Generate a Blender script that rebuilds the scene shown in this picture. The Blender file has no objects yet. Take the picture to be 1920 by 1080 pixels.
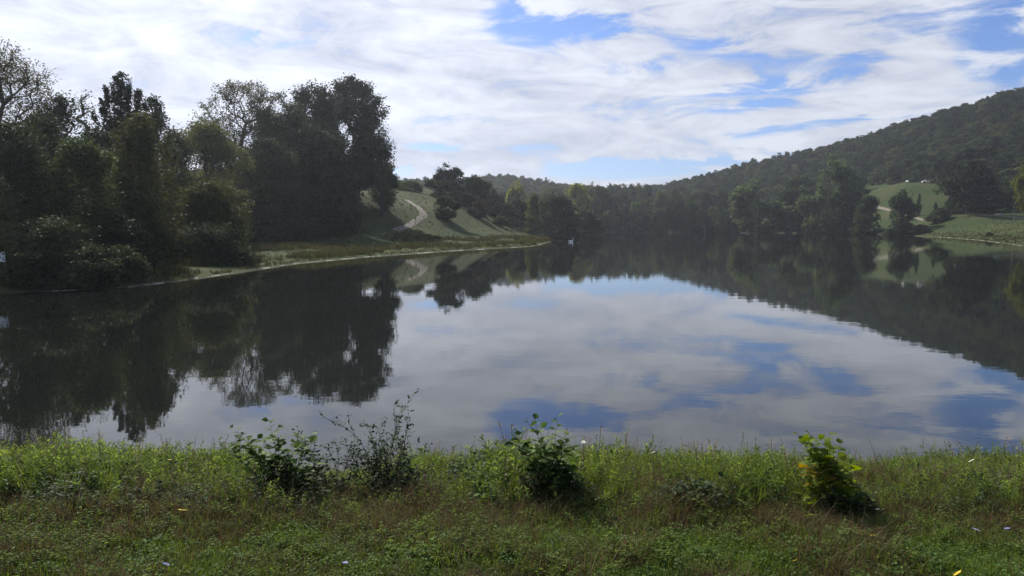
import bpy, math, random
import numpy as np
from mathutils import Vector, Matrix, Euler
random.seed(7)
rng = np.random.default_rng(7)
R = math.radians
S = bpy.context.scene
COL = S.collection

# ------------------------------------------------------------------ camera
CAMZ, PITCH, F = 3.0, R(4.7), 1400.0
cam = bpy.data.cameras.new('camera')
cam.sensor_width = 36.0
cam.lens = 36.0 * F / 1920.0
cam.clip_start, cam.clip_end = 0.1, 12000
camo = bpy.data.objects.new('camera', cam)
camo.location = (0, 0, CAMZ)
camo.rotation_euler = (math.pi / 2 - PITCH, 0, 0)
COL.objects.link(camo)
S.camera = camo
S.view_settings.view_transform = 'Standard'
S.view_settings.look = 'None'
S.view_settings.gamma = 1.0
S.view_settings.use_curve_mapping = False
S.view_settings.exposure = 0.5
S.cycles.use_denoising = True
S.cycles.max_bounces = 6
S.cycles.diffuse_bounces = 2
S.cycles.glossy_bounces = 3
S.cycles.transmission_bounces = 3
S.cycles.transparent_max_bounces = 4
S.cycles.volume_bounces = 0
S.cycles.caustics_reflective = False
S.cycles.caustics_refractive = False

# ------------------------------------------------------------------ sun and sky
SUN_AZ, SUN_EL = R(-30), R(40)          # azimuth from +Y, negative is to the left
sun = bpy.data.lights.new('sun', 'SUN')
sun.energy = 4.6
sun.angle = R(0.6)
sun.color = (1.0, 0.94, 0.84)
suno = bpy.data.objects.new('sun', sun)
SD = Vector((math.sin(SUN_AZ) * math.cos(SUN_EL), math.cos(SUN_AZ) * math.cos(SUN_EL), math.sin(SUN_EL)))
suno.rotation_euler = SD.to_track_quat('Z', 'Y').to_euler()
suno.location = SD * 200
COL.objects.link(suno)

W = bpy.data.worlds.new('World')
S.world = W
W.use_nodes = True
nt = W.node_tree
N, L = nt.nodes, nt.links
N.clear()
SKY_STR = 0.085


def wm(op, a, b=None, c=None, clamp=False):
    n = N.new('ShaderNodeMath'); n.operation = op; n.use_clamp = clamp
    for i, v in enumerate((a, b, c)):
        if v is None: continue
        if isinstance(v, (int, float)): n.inputs[i].default_value = v
        else: L.new(v, n.inputs[i])
    return n.outputs[0]


def pix_azel(px, py):
    xc, yc = (px - 960) / F, (540 - py) / F
    d = Vector((xc, math.cos(PITCH) + yc * math.sin(PITCH), -math.sin(PITCH) + yc * math.cos(PITCH))).normalized()
    return math.atan2(d.x, d.y), math.asin(d.z)


tc = N.new('ShaderNodeTexCoord')
sep = N.new('ShaderNodeSeparateXYZ'); L.new(tc.outputs['Generated'], sep.inputs[0])
dx, dy, dz = sep.outputs
sky = N.new('ShaderNodeTexSky'); sky.sky_type = 'NISHITA'; sky.sun_disc = False
sky.sun_elevation = SUN_EL
sky.sun_rotation = SUN_AZ          # Blender: rotation 0 is +Y, positive turns towards +X
sky.altitude = 300; sky.air_density = 1.1; sky.dust_density = 0.6; sky.ozone_density = 3.0
zc = wm('ADD', wm('MAXIMUM', dz, 0.0), 0.17)
comb = N.new('ShaderNodeCombineXYZ')
L.new(wm('DIVIDE', dx, zc), comb.inputs[0]); L.new(wm('DIVIDE', dy, zc), comb.inputs[1])


def noise(vec, scale, detail, rough, dist=0.0, stretch=(1, 1, 1), rot=0.0, off=(0, 0, 0)):
    mp = N.new('ShaderNodeMapping'); mp.inputs['Scale'].default_value = stretch
    mp.inputs['Rotation'].default_value = (0, 0, rot); mp.inputs['Location'].default_value = off
    L.new(vec, mp.inputs[0])
    n = N.new('ShaderNodeTexNoise'); n.inputs['Scale'].default_value = scale
    n.inputs['Detail'].default_value = detail; n.inputs['Roughness'].default_value = rough
    n.inputs['Distortion'].default_value = dist
    L.new(mp.outputs[0], n.inputs['Vector'])
    return n.outputs['Fac']


P = comb.outputs[0]
n1 = noise(P, 1.1, 8, 0.60, 0.6, (0.8, 1.5, 1), R(28), (3.1, 1.7, 0))
az = wm('ARCTAN2', dx, dy)
el = wm('ARCSINE', dz)
combq = N.new('ShaderNodeCombineXYZ'); L.new(az, combq.inputs[0]); L.new(wm('MULTIPLY', dz, 2.3), combq.inputs[1])
Q_ = combq.outputs[0]
n2 = noise(Q_, 9.0, 9, 0.64, 0.7, (0.8, 1.35, 1), R(24), (7.1, 2.2, 0))
n4 = noise(Q_, 3.6, 6, 0.6, 0.9, (0.9, 1.5, 1), R(30), (2.1, 5.2, 0))
n3 = noise(P, 1.7, 6, 0.55, 0.7, (1.0, 1.3, 1), R(-15), (1.3, 9.2, 0))
wob = wm('MULTIPLY', wm('SUBTRACT', n2, 0.5), 0.11)
wob2 = wm('MULTIPLY', wm('SUBTRACT', n4, 0.5), 0.34)
azw = wm('ADD', az, wm('ADD', wob, wob2))
elw = wm('ADD', el, wm('MULTIPLY', wm('ADD', wob, wob2), 0.22))
HOLES = [(1040, 48, 95, 42, .62), (985, 15, 60, 30, .35), (1930, 25, 90, 70, .34), (1850, 95, 55, 26, .26), (1925, 135, 60, 26, .30), (1780, 8, 70, 30, .20), (1720, 60, 60, 16, .16),
         (1300, 88, 75, 20, .28), (1445, 165, 120, 14, .42), (1190, 125, 70, 16, .2), (1340, 122, 45, 18, .22), (820, 222, 80, 14, .32),
         (770, 284, 70, 12, .62), (1150, 322, 150, 15, .95), (1370, 298, 110, 10, .6), (1500, 236, 110, 9, .30),
         (1660, 214, 120, 8, .45), (1560, 120, 90, 12, .22), (447, 68, 26, 12, .22), (700, 330, 90, 10, .35), (520, 88, 30, 9, .22),
         (180, 165, 110, 10, .10), (1405, 200, 70, 7, .4), (2120, 60, 180, 140, .3)]
cov = None
for (hx, hy, rx, ry, st) in HOLES:
    a0, e0 = pix_azel(hx, hy)
    a1, e1 = pix_azel(hx + rx, hy); _, e2 = pix_azel(hx, hy - ry)
    ra, re = abs(a1 - a0), max(abs(e2 - e0), 0.002)
    u = wm('DIVIDE', wm('SUBTRACT', azw, a0), ra); v = wm('DIVIDE', wm('SUBTRACT', elw, e0), re)
    g = wm('POWER', 2.71828, wm('MULTIPLY', wm('ADD', wm('MULTIPLY', u, u), wm('MULTIPLY', v, v)), -1.0))
    g = wm('MULTIPLY', g, st)
    cov = g if cov is None else wm('ADD', cov, g)
# base cover: thick on the left, a little thinner on the right
base = wm('ADD', wm('MULTIPLY', az, -0.28), 0.30)
f1 = wm('MULTIPLY', wm('SUBTRACT', n1, 0.5), 0.7)
f2 = wm('MULTIPLY', wm('SUBTRACT', n2, 0.5), 1.75)
f3 = wm('MULTIPLY', wm('SUBTRACT', n4, 0.5), 0.9)
dens = wm('SUBTRACT', wm('ADD', base, wm('ADD', f1, wm('ADD', f2, f3))), cov)
mr = N.new('ShaderNodeMapRange'); mr.interpolation_type = 'SMOOTHSTEP'
mr.inputs['From Min'].default_value = -0.26; mr.inputs['From Max'].default_value = 0.22
L.new(dens, mr.inputs['Value'])
mask = wm('MULTIPLY', mr.outputs[0], 0.96)
# cloud shading
sh = wm('ADD', wm('MULTIPLY', n4, 0.6), wm('ADD', wm('MULTIPLY', n3, 0.1), wm('MULTIPLY', n2, 0.5)))
mr2 = N.new('ShaderNodeMapRange'); mr2.inputs['From Min'].default_value = 0.47; mr2.inputs['From Max'].default_value = 0.70
L.new(sh, mr2.inputs['Value'])
cr = N.new('ShaderNodeMix'); cr.data_type = 'RGBA'
cr.inputs[6].default_value = (0.34, 0.37, 0.46, 1); cr.inputs[7].default_value = (0.66, 0.69, 0.76, 1)
L.new(mr2.outputs[0], cr.inputs[0])
dot = N.new('ShaderNodeVectorMath'); dot.operation = 'DOT_PRODUCT'
L.new(tc.outputs['Generated'], dot.inputs[0]); dot.inputs[1].default_value = SD
glow = wm('POWER', wm('MAXIMUM', dot.outputs['Value'], 0.0), 6.0)
gl = wm('ADD', wm('MULTIPLY', glow, 0.42), 0.84)
mulc = N.new('ShaderNodeVectorMath'); mulc.operation = 'SCALE'
L.new(cr.outputs[2], mulc.inputs[0]); L.new(wm('DIVIDE', gl, SKY_STR), mulc.inputs['Scale'])
skm = N.new('ShaderNodeMix'); skm.data_type = 'RGBA'; skm.blend_type = 'MULTIPLY'; skm.inputs[0].default_value = 1.0
L.new(sky.outputs[0], skm.inputs[6]); skm.inputs[7].default_value = (0.50, 0.66, 1.0, 1)
mx = N.new('ShaderNodeMix'); mx.data_type = 'RGBA'
L.new(mask, mx.inputs[0]); L.new(skm.outputs[2], mx.inputs[6]); L.new(mulc.outputs[0], mx.inputs[7])
bg = N.new('ShaderNodeBackground'); bg.inputs['Strength'].default_value = SKY_STR
L.new(mx.outputs[2], bg.inputs[0])
wo = N.new('ShaderNodeOutputWorld'); L.new(bg.outputs[0], wo.inputs[0])
W.cycles.sampling_method = 'MANUAL'
W.cycles.sample_map_resolution = 512

# ------------------------------------------------------------------ helpers
def pix(px, py, D):
    xc, yc = (px - 960) / F, (540 - py) / F
    d = np.array([xc, math.cos(PITCH) + yc * math.sin(PITCH), -math.sin(PITCH) + yc * math.cos(PITCH)])
    d = d * (D / d[1])
    return np.array([d[0], d[1], d[2] + CAMZ])


def on_water(px, py):
    p1 = pix(px, py, 1.0)
    t = CAMZ / (CAMZ - p1[2])
    return (p1[0] * t, t)


def tag(o, label=None, cat=None, group=None, kind=None):
    if label: o['label'] = label
    if cat: o['category'] = cat
    if group: o['group'] = group
    if kind: o['kind'] = kind
    return o


def mesh_obj(name, V, Fc, mat, parent=None, tint=None, smooth=False, link=True):
    """V (n,3), Fc list of faces or (m,k) array"""
    me = bpy.data.meshes.new(name)
    V = np.asarray(V, dtype=np.float32)
    if isinstance(Fc, np.ndarray):
        m, k = Fc.shape
        me.vertices.add(len(V)); me.vertices.foreach_set('co', V.ravel())
        me.loops.add(m * k); me.loops.foreach_set('vertex_index', Fc.astype(np.int32).ravel())
        me.polygons.add(m); me.polygons.foreach_set('loop_start', np.arange(0, m * k, k, dtype=np.int32))
        me.update(calc_edges=True)
    else:
        me.from_pydata([tuple(v) for v in V], [], Fc); me.update()
    if tint is not None:
        at = me.attributes.new('tint', 'FLOAT', 'POINT'); at.data.foreach_set('value', np.asarray(tint, dtype=np.float32))
    if smooth:
        me.polygons.foreach_set('use_smooth', np.ones(len(me.polygons), dtype=bool))
    me.materials.append(mat)
    o = bpy.data.objects.new(name, me)
    if link: COL.objects.link(o)
    if parent: o.parent = parent
    return o


def empty(name, loc, rz=0.0, sc=None):
    o = bpy.data.objects.new(name, None); o.location = loc; o.rotation_euler = (0, 0, rz)
    if sc is not None: o.scale = sc
    o.empty_display_size = 0.3
    COL.objects.link(o)
    return o


def vnoise(x, y, seed=0):
    xi, yi = np.floor(x).astype(np.int64), np.floor(y).astype(np.int64)
    xf, yf = x - xi, y - yi
    def h(a, b):
        n = (a * 374761393 + b * 668265263 + seed * 1442695) & 0xffffffff
        n = ((n ^ (n >> 13)) * 1274126177) & 0xffffffff
        return ((n ^ (n >> 16)) & 0xffff) / 65535.0
    u, v = xf * xf * (3 - 2 * xf), yf * yf * (3 - 2 * yf)
    return (h(xi, yi) * (1 - u) + h(xi + 1, yi) * u) * (1 - v) + (h(xi, yi + 1) * (1 - u) + h(xi + 1, yi + 1) * u) * v


# ------------------------------------------------------------------ materials
def new_mat(name):
    m = bpy.data.materials.new(name); m.use_nodes = True
    m.node_tree.nodes.clear()
    return m, m.node_tree.nodes, m.node_tree.links


def simple_mat(name, col, rough=0.7, var=0.25, scale=6.0, metal=0.0, spec=0.3, bump=0.0):
    m, n, l = new_mat(name)
    b = n.new('ShaderNodeBsdfPrincipled'); o = n.new('ShaderNodeOutputMaterial'); l.new(b.outputs[0], o.inputs[0])
    t = n.new('ShaderNodeTexCoord'); ns = n.new('ShaderNodeTexNoise'); ns.inputs['Scale'].default_value = scale
    ns.inputs['Detail'].default_value = 5; l.new(t.outputs['Object'], ns.inputs['Vector'])
    mxn = n.new('ShaderNodeMix'); mxn.data_type = 'RGBA'
    mxn.inputs[6].default_value = (*[c * (1 - var) for c in col], 1); mxn.inputs[7].default_value = (*[min(1, c * (1 + var)) for c in col], 1)
    l.new(ns.outputs['Fac'], mxn.inputs[0]); l.new(mxn.outputs[2], b.inputs['Base Color'])
    b.inputs['Roughness'].default_value = rough; b.inputs['Metallic'].default_value = metal
    b.inputs['Specular IOR Level'].default_value = spec
    if bump:
        bp = n.new('ShaderNodeBump'); bp.inputs['Distance'].default_value = bump; l.new(ns.outputs['Fac'], bp.inputs['Height'])
        l.new(bp.outputs[0], b.inputs['Normal'])
    return m


def leaf_mat(name, ca, cb, cc=None, trans=0.35, gloss=0.25, rnd=0.3, rough=0.45):
    """tint 0..1 mixes ca -> cb, a few leaves cc"""
    m, n, l = new_mat(name)
    at = n.new('ShaderNodeAttribute'); at.attribute_name = 'tint'
    ramp = n.new('ShaderNodeValToRGB'); l.new(at.outputs['Fac'], ramp.inputs[0])
    e = ramp.color_ramp.elements
    e[0].position = 0.0; e[0].color = (*ca, 1); e[1].position = 0.85; e[1].color = (*cb, 1)
    if cc: x = e.new(1.0); x.color = (*cc, 1)
    oi = n.new('ShaderNodeObjectInfo')
    hsv = n.new('ShaderNodeHueSaturation'); l.new(ramp.outputs[0], hsv.inputs['Color'])
    mm = n.new('ShaderNodeMapRange'); mm.inputs['To Min'].default_value = 1 - rnd; mm.inputs['To Max'].default_value = 1 + rnd
    l.new(oi.outputs['Random'], mm.inputs['Value']); l.new(mm.outputs[0], hsv.inputs['Value'])
    b = n.new('ShaderNodeBsdfPrincipled'); l.new(hsv.outputs[0], b.inputs['Base Color'])
    b.inputs['Roughness'].default_value = 0.62; b.inputs['Specular IOR Level'].default_value = gloss * 0.35
    tr = n.new('ShaderNodeBsdfTranslucent')
    h2 = n.new('ShaderNodeHueSaturation'); h2.inputs['Value'].default_value = 1.25; h2.inputs['Saturation'].default_value = 1.15
    h2.inputs['Hue'].default_value = 0.485
    l.new(hsv.outputs[0], h2.inputs['Color']); l.new(h2.outputs[0], tr.inputs['Color'])
    ms = n.new('ShaderNodeMixShader'); ms.inputs[0].default_value = trans
    l.new(b.outputs[0], ms.inputs[1]); l.new(tr.outputs[0], ms.inputs[2])
    o = n.new('ShaderNodeOutputMaterial'); l.new(ms.outputs[0], o.inputs[0])
    return m


M = {}
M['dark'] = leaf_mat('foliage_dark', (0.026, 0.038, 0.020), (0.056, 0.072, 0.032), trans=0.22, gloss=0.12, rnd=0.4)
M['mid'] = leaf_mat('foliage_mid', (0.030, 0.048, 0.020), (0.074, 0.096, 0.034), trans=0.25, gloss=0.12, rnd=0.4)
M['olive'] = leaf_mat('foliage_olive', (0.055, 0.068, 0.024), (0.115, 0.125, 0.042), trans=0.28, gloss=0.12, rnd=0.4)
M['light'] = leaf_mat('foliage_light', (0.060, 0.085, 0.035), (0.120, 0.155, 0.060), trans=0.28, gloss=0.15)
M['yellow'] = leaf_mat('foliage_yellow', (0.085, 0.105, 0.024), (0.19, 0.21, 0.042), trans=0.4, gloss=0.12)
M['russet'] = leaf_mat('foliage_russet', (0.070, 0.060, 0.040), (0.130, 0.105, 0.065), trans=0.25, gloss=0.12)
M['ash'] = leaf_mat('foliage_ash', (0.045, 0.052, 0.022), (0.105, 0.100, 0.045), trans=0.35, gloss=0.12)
M['bark'] = simple_mat('bark', (0.060, 0.050, 0.040), 0.9, 0.4, 3.0)
M['pale_bark'] = simple_mat('pale_bark', (0.15, 0.14, 0.125), 0.9, 0.3, 3.0)
M['twig'] = simple_mat('green_stem', (0.06, 0.055, 0.025), 0.8, 0.3, 30.0)
M['alder'] = leaf_mat('alder_leaf', (0.040, 0.080, 0.022), (0.095, 0.155, 0.038), (0.15, 0.20, 0.05), trans=0.35, gloss=0.35, rnd=0.35)
M['plane'] = leaf_mat('yellow_green_leaf', (0.075, 0.125, 0.018), (0.165, 0.215, 0.028), (0.28, 0.20, 0.03), trans=0.45, gloss=0.3, rnd=0.3)
M['grass'] = leaf_mat('grass_blade', (0.055, 0.100, 0.020), (0.140, 0.185, 0.040), (0.34, 0.32, 0.18), trans=0.48, gloss=0.3, rnd=0.35)
M['dry'] = leaf_mat('dry_blade', (0.070, 0.052, 0.030), (0.150, 0.115, 0.062), (0.26, 0.22, 0.15), trans=0.3, gloss=0.2, rnd=0.35)
M['weed'] = leaf_mat('weed_leaf', (0.065, 0.115, 0.026), (0.165, 0.225, 0.055), (0.20, 0.24, 0.07), trans=0.55, gloss=0.3, rnd=0.35)
M['clover'] = leaf_mat('clover_leaf', (0.045, 0.095, 0.024), (0.110, 0.180, 0.048), trans=0.35, gloss=0.3, rnd=0.35)
M['bramble'] = leaf_mat('bramble_leaf', (0.018, 0.035, 0.014), (0.050, 0.080, 0.030), (0.08, 0.11, 0.04), trans=0.25, gloss=0.35, rnd=0.35)
M['sedge'] = leaf_mat('sedge_blade', (0.035, 0.042, 0.018), (0.095, 0.090, 0.038), trans=0.3, gloss=0.1, rnd=0.4)
M['yflower'] = simple_mat('yellow_petal', (0.75, 0.52, 0.03), 0.6, 0.15, 40)
M['wflower'] = simple_mat('white_petal', (0.72, 0.72, 0.68), 0.6, 0.1, 40)
M['bflower'] = simple_mat('blue_petal', (0.22, 0.27, 0.62), 0.6, 0.15, 40)
M['seed'] = simple_mat('seed_head', (0.030, 0.026, 0.018), 0.9, 0.3, 60)
M['white'] = simple_mat('white_paint', (0.72, 0.74, 0.78), 0.5, 0.06, 3)
M['wood'] = simple_mat('weathered_wood', (0.12, 0.10, 0.085), 0.85, 0.35, 8)
M['glass'] = simple_mat('dark_glass', (0.02, 0.025, 0.03), 0.1, 0.1, 3, spec=0.6)
M['rubber'] = simple_mat('tyre_rubber', (0.02, 0.02, 0.02), 0.9, 0.1, 3)
M['gravel'] = simple_mat('gravel_path', (0.155, 0.14, 0.115), 0.95, 0.25, 0.8)
M['log'] = simple_mat('bleached_log', (0.33, 0.31, 0.28), 0.9, 0.3, 3)
M['beak'] = simple_mat('orange_beak', (0.6, 0.22, 0.03), 0.5, 0.1, 10)

# ground: grass, earth and mud, with sun glints painted pale along the waterline
gm, n, l = new_mat('ground_meadow')
b = n.new('ShaderNodeBsdfPrincipled'); b.inputs['Roughness'].default_value = 0.95; b.inputs['Specular IOR Level'].default_value = 0.1
o = n.new('ShaderNodeOutputMaterial'); l.new(b.outputs[0], o.inputs[0])
geo = n.new('ShaderNodeNewGeometry')
def gn_noise(sc, det=6, ro=0.6, st=(1, 1, 1)):
    mp = n.new('ShaderNodeMapping'); mp.inputs['Scale'].default_value = st; l.new(geo.outputs['Position'], mp.inputs[0])
    a = n.new('ShaderNodeTexNoise'); a.inputs['Scale'].default_value = sc; a.inputs['Detail'].default_value = det; a.inputs['Roughness'].default_value = ro
    l.new(mp.outputs[0], a.inputs['Vector']); return a.outputs['Fac']
def gmix(fac, A, B, lo=0.4, hi=0.6):
    r = n.new('ShaderNodeMapRange'); r.inputs['From Min'].default_value = lo; r.inputs['From Max'].default_value = hi
    r.interpolation_type = 'SMOOTHSTEP'
    l.new(fac, r.inputs['Value']); x = n.new('ShaderNodeMix'); x.data_type = 'RGBA'; l.new(r.outputs[0], x.inputs[0])
    for s, v in ((6, A), (7, B)):
        if isinstance(v, tuple): x.inputs[s].default_value = (*v, 1)
        else: l.new(v, x.inputs[s])
    return x.outputs[2]
g1 = gmix(gn_noise(0.06, 7, 0.65, (1, 1.0, 1)), (0.026, 0.047, 0.010), (0.050, 0.058, 0.019), 0.40, 0.62)
g2 = gmix(gn_noise(0.9, 6, 0.7), g1, (0.036, 0.042, 0.018), 0.48, 0.72)
gr = gmix(gn_noise(6.0, 5, 0.7), g2, (0.050, 0.060, 0.022), 0.5, 0.8)
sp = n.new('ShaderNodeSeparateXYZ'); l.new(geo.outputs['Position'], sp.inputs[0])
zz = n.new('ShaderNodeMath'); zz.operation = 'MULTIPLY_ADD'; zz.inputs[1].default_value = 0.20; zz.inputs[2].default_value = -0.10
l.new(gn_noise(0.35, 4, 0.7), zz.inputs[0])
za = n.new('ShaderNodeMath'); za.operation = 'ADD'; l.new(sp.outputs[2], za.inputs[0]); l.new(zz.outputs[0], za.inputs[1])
pale = gmix(gn_noise(0.16, 8, 0.8), (0.06, 0.06, 0.04), (0.34, 0.32, 0.28), 0.48, 0.58)  # pale patches stand in for sun glints on the ripples
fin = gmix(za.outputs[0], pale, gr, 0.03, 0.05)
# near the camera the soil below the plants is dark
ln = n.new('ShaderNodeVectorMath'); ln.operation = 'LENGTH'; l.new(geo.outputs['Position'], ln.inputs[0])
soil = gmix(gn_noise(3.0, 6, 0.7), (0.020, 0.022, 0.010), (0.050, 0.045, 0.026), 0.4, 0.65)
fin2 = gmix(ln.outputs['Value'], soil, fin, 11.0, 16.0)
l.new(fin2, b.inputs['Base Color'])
bp = n.new('ShaderNodeBump'); bp.inputs['Distance'].default_value = 0.25; bp.inputs['Strength'].default_value = 0.8
l.new(gn_noise(1.3, 8, 0.75), bp.inputs['Height']); l.new(bp.outputs[0], b.inputs['Normal'])
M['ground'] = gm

# water
wmn, n, l = new_mat('lake_water')
b = n.new('ShaderNodeBsdfPrincipled'); o = n.new('ShaderNodeOutputMaterial'); l.new(b.outputs[0], o.inputs[0])
b.inputs['Base Color'].default_value = (0.008, 0.010, 0.008, 1); b.inputs['Roughness'].default_value = 0.015
b.inputs['IOR'].default_value = 1.42
geo = n.new('ShaderNodeNewGeometry')
w1 = gn_noise(0.9, 3, 0.5, (1, 1.6, 1)); w2 = gn_noise(5.0, 3, 0.5, (1, 1.4, 1)); w3 = gn_noise(0.045, 3, 0.5, (0.5, 1.6, 1))
b1 = n.new('ShaderNodeBump'); b1.inputs['Distance'].default_value = 0.0016; l.new(w1, b1.inputs['Height'])
b2 = n.new('ShaderNodeBump'); b2.inputs['Distance'].default_value = 0.00035; l.new(w2, b2.inputs['Height'])
rp = n.new('ShaderNodeMapRange'); rp.inputs['From Min'].default_value = 0.42; rp.inputs['From Max'].default_value = 0.66
rp.inputs['To Min'].default_value = 0.35; rp.inputs['To Max'].default_value = 1.0
l.new(w3, rp.inputs['Value']); l.new(rp.outputs[0], b2.inputs['Strength'])
l.new(b1.outputs[0], b2.inputs['Normal']); l.new(b2.outputs[0], b.inputs['Normal'])
M['water'] = wmn

# ------------------------------------------------------------------ terrain
shore = [(-260, 600), (0, 549), (130, 545), (250, 538), (330, 528), (440, 512.5), (560, 494), (700, 481), (850, 470.5), (990, 462.5),
         (1010, 460), (1032, 454), (1030, 447), (1005, 441), (1040, 438.5), (1110, 437.0), (1300, 436.6), (1450, 436.8), (1598, 437.2),
         (1614, 438.6), (1700, 441.5), (1780, 446), (1840, 451), (1900, 459), (1960, 468), (2150, 500), (2600, 620)]
LAKE = [on_water(*p) for p in shore]
LAKE += [(17, 9.6), (9, 8.9), (5, 8.5), (2, 8.7), (-1.5, 8.4), (-4, 8.7), (-7, 8.9), (-12, 9.2), (-17, 11.5)]
LAKE = np.array(LAKE)


def lake_sd(x, y):
    """signed distance, positive on land"""
    x = np.asarray(x, float); y = np.asarray(y, float)
    best = np.full(x.shape, 1e18); inside = np.zeros(x.shape, bool)
    n_ = len(LAKE)
    for i in range(n_):
        ax, ay = LAKE[i]; bx, by = LAKE[(i + 1) % n_]
        ex, ey = bx - ax, by - ay
        t = np.clip(((x - ax) * ex + (y - ay) * ey) / (ex * ex + ey * ey), 0, 1)
        d = (x - ax - t * ex) ** 2 + (y - ay - t * ey) ** 2
        best = np.minimum(best, d)
        c = (ay > y) != (by > y)
        with np.errstate(divide='ignore', invalid='ignore'):
            xi = ax + (y - ay) * ex / (ey if ey != 0 else 1e-9)
        inside ^= c & (x < xi)
    d = np.sqrt(best)
    return np.where(inside, -d, d)


CP = []                                    # control points of the land
def cp(px, py, D, sub=0.0):
    p = pix(px, py, D); CP.append((p[0], p[1], max(p[2] - sub, 0.4)))
for a in [(560, 440, 113), (460, 452, 95), (660, 425, 118), (640, 395, 132), (680, 366, 145), (620, 380, 150), (480, 420, 125), (430, 380, 150),
          (740, 437, 128), (800, 436, 132), (880, 440, 140), (950, 443, 150), (1000, 442, 165), (760, 425, 136), (793, 402, 148), (765, 380, 160),
          (700, 364, 160), (740, 357, 185), (800, 366, 180), (790, 352, 215), (700, 352, 215), (830, 410, 150), (870, 388, 190), (910, 400, 190), (960, 420, 195),
          (1000, 434, 205), (850, 372, 215), (1000, 420, 300), (1050, 428, 300),
          (380, 478, 66), (300, 500, 60), (150, 520, 52), (0, 525, 45), (-200, 540, 40), (250, 440, 110), (100, 430, 110), (-100, 420, 110),
          (250, 400, 180), (0, 390, 180), (500, 370, 220)]:
    cp(*a)
for (px, py, D) in [(860, 350, 480), (950, 332, 600), (1050, 345, 560), (1150, 347, 540), (1200, 347, 560), (1300, 322, 560), (1400, 295, 545),
                    (1500, 274, 530), (1600, 250, 510), (1700, 224, 490), (1800, 198, 465), (1870, 176, 445), (1920, 162, 430), (2100, 120, 400), (2400, 60, 380)]:
    cp(px, py, D, (13.5 if px > 1180 else 14.0 if px > 1000 else 7.0) if D > 500 else 10.0)
for (px, py, D, s) in [(1120, 425, 370, 0), (1300, 424, 375, 0), (1500, 422, 375, 0), (1250, 390, 440, 9), (1400, 375, 440, 9), (1550, 348, 430, 9),
                       (1645, 402, 285, 0), (1700, 406, 262, 0), (1760, 411, 250, 0), (1640, 350, 345, 0), (1700, 347, 340, 0), (1770, 352, 325, 0), (1820, 403, 262, 0),
                       (1870, 405, 255, 0), (1920, 409, 245, 0), (2050, 412, 230, 0), (1640, 432, 300, 0), (1700, 434, 240, 0), (1800, 425, 215, 0), (1900, 425, 190, 0),
                       (1800, 436, 180, 0), (1900, 443, 150, 0), (2050, 440, 140, 0), (1700, 320, 365, 6), (1850, 290, 350, 8), (1850, 375, 290, 3), (1950, 330, 290, 5),
                       (2100, 330, 280, 5), (1250, 360, 700, 16), (1400, 330, 690, 25), (1600, 270, 680, 40), (1900, 190, 640, 50)]:
    cp(px, py, D, s)
for a in range(0, 360, 20):
    t = R(a); CP.append((1800 * math.sin(t), 1800 * math.cos(t), 20))
for (x, y, z) in [(0, -20, 1.5), (30, -20, 1.6), (-30, -20, 1.6), (0, -150, 3), (150, 0, 4), (-150, 0, 6), (60, 0, 1.6), (-60, 5, 2), (0, 3, 1.4), (-300, 300, 25), (300, 60, 12), (0, -600, 15), (-60, 20, 3),
                  (-200, 500, 28), (0, 900, 22), (300, 900, 45)]:
    CP.append((x, y, z))
CP = np.array(CP)
_k = len(CP)
_D = np.hypot(CP[:, None, 0] - CP[None, :, 0], CP[:, None, 1] - CP[None, :, 1])
_A = np.zeros((_k + 1, _k + 1)); _A[:_k, :_k] = -_D - np.eye(_k) * 1.0; _A[_k, :_k] = 1; _A[:_k, _k] = 1
_w = np.linalg.solve(_A, np.append(CP[:, 2], 0))


def ground_z(x, y):
    x = np.atleast_1d(np.asarray(x, float)); y = np.atleast_1d(np.asarray(y, float))
    s = lake_sd(x, y)
    z = np.full(x.shape, _w[_k])
    for i in range(_k):
        z -= _w[i] * np.hypot(x - CP[i, 0], y - CP[i, 1])
    z = np.clip(z, 0.35, 120)
    r = np.hypot(x, y)
    far = np.interp(s, [0, 0.4, 3, 9, 22], [0.0, 0.10, 0.2, 0.5, 1.0])
    zl = z * np.clip((s - 1) / 20, 0, 1) ** 0.9 + np.interp(s, [0, 0.5, 4, 25], [0.0, 0.14, 0.24, 0.0])
    zl += (vnoise(x / 9, y / 9, 3) - 0.5) * np.clip(s / 12, 0, 1) * 0.7 * np.clip((r - 15) / 40, 0, 1)
    zn = np.interp(s, [0, 0.25, 1.0, 2.7, 4.2, 5.6, 40], [0.0, 0.12, 0.34, 0.92, 1.27, 1.38, 1.55])
    zn += (vnoise(x / 0.9, y / 0.9, 5) - 0.5) * 0.08 * np.clip(s, 0, 1) + (vnoise(x / 0.25, y / 0.25, 6) - 0.5) * 0.03 * np.clip(s, 0, 1)
    wn = np.clip((26 - r) / 10, 0, 1)
    zz_ = zl * (1 - wn) + zn * wn
    zw = -np.clip(-s * 0.25, 0, 2.5) - 0.02
    return np.where(s > 0, zz_, zw)


def gz(x, y): return float(ground_z([x], [y])[0])


def on_ground(px, py, lo=2.0, hi=900.0):
    """first point of the ground under a pixel's ray"""
    D = np.geomspace(lo, hi, 700)
    p1 = pix(px, py, 1.0)
    X, Y, Z = p1[0] * D, D, CAMZ + (p1[2] - CAMZ) * D
    g = ground_z(X, Y)
    hit = np.where(Z <= g)[0]
    k = hit[0] if len(hit) else len(D) - 1
    if k > 0 and len(hit):
        a, b_ = Z[k - 1] - g[k - 1], Z[k] - g[k]
        t = a / (a - b_ + 1e-9)
        return np.array([X[k - 1] + (X[k] - X[k - 1]) * t, Y[k - 1] + (Y[k] - Y[k - 1]) * t, g[k - 1] + (g[k] - g[k - 1]) * t])
    return np.array([X[k], Y[k], g[k]])


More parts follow.
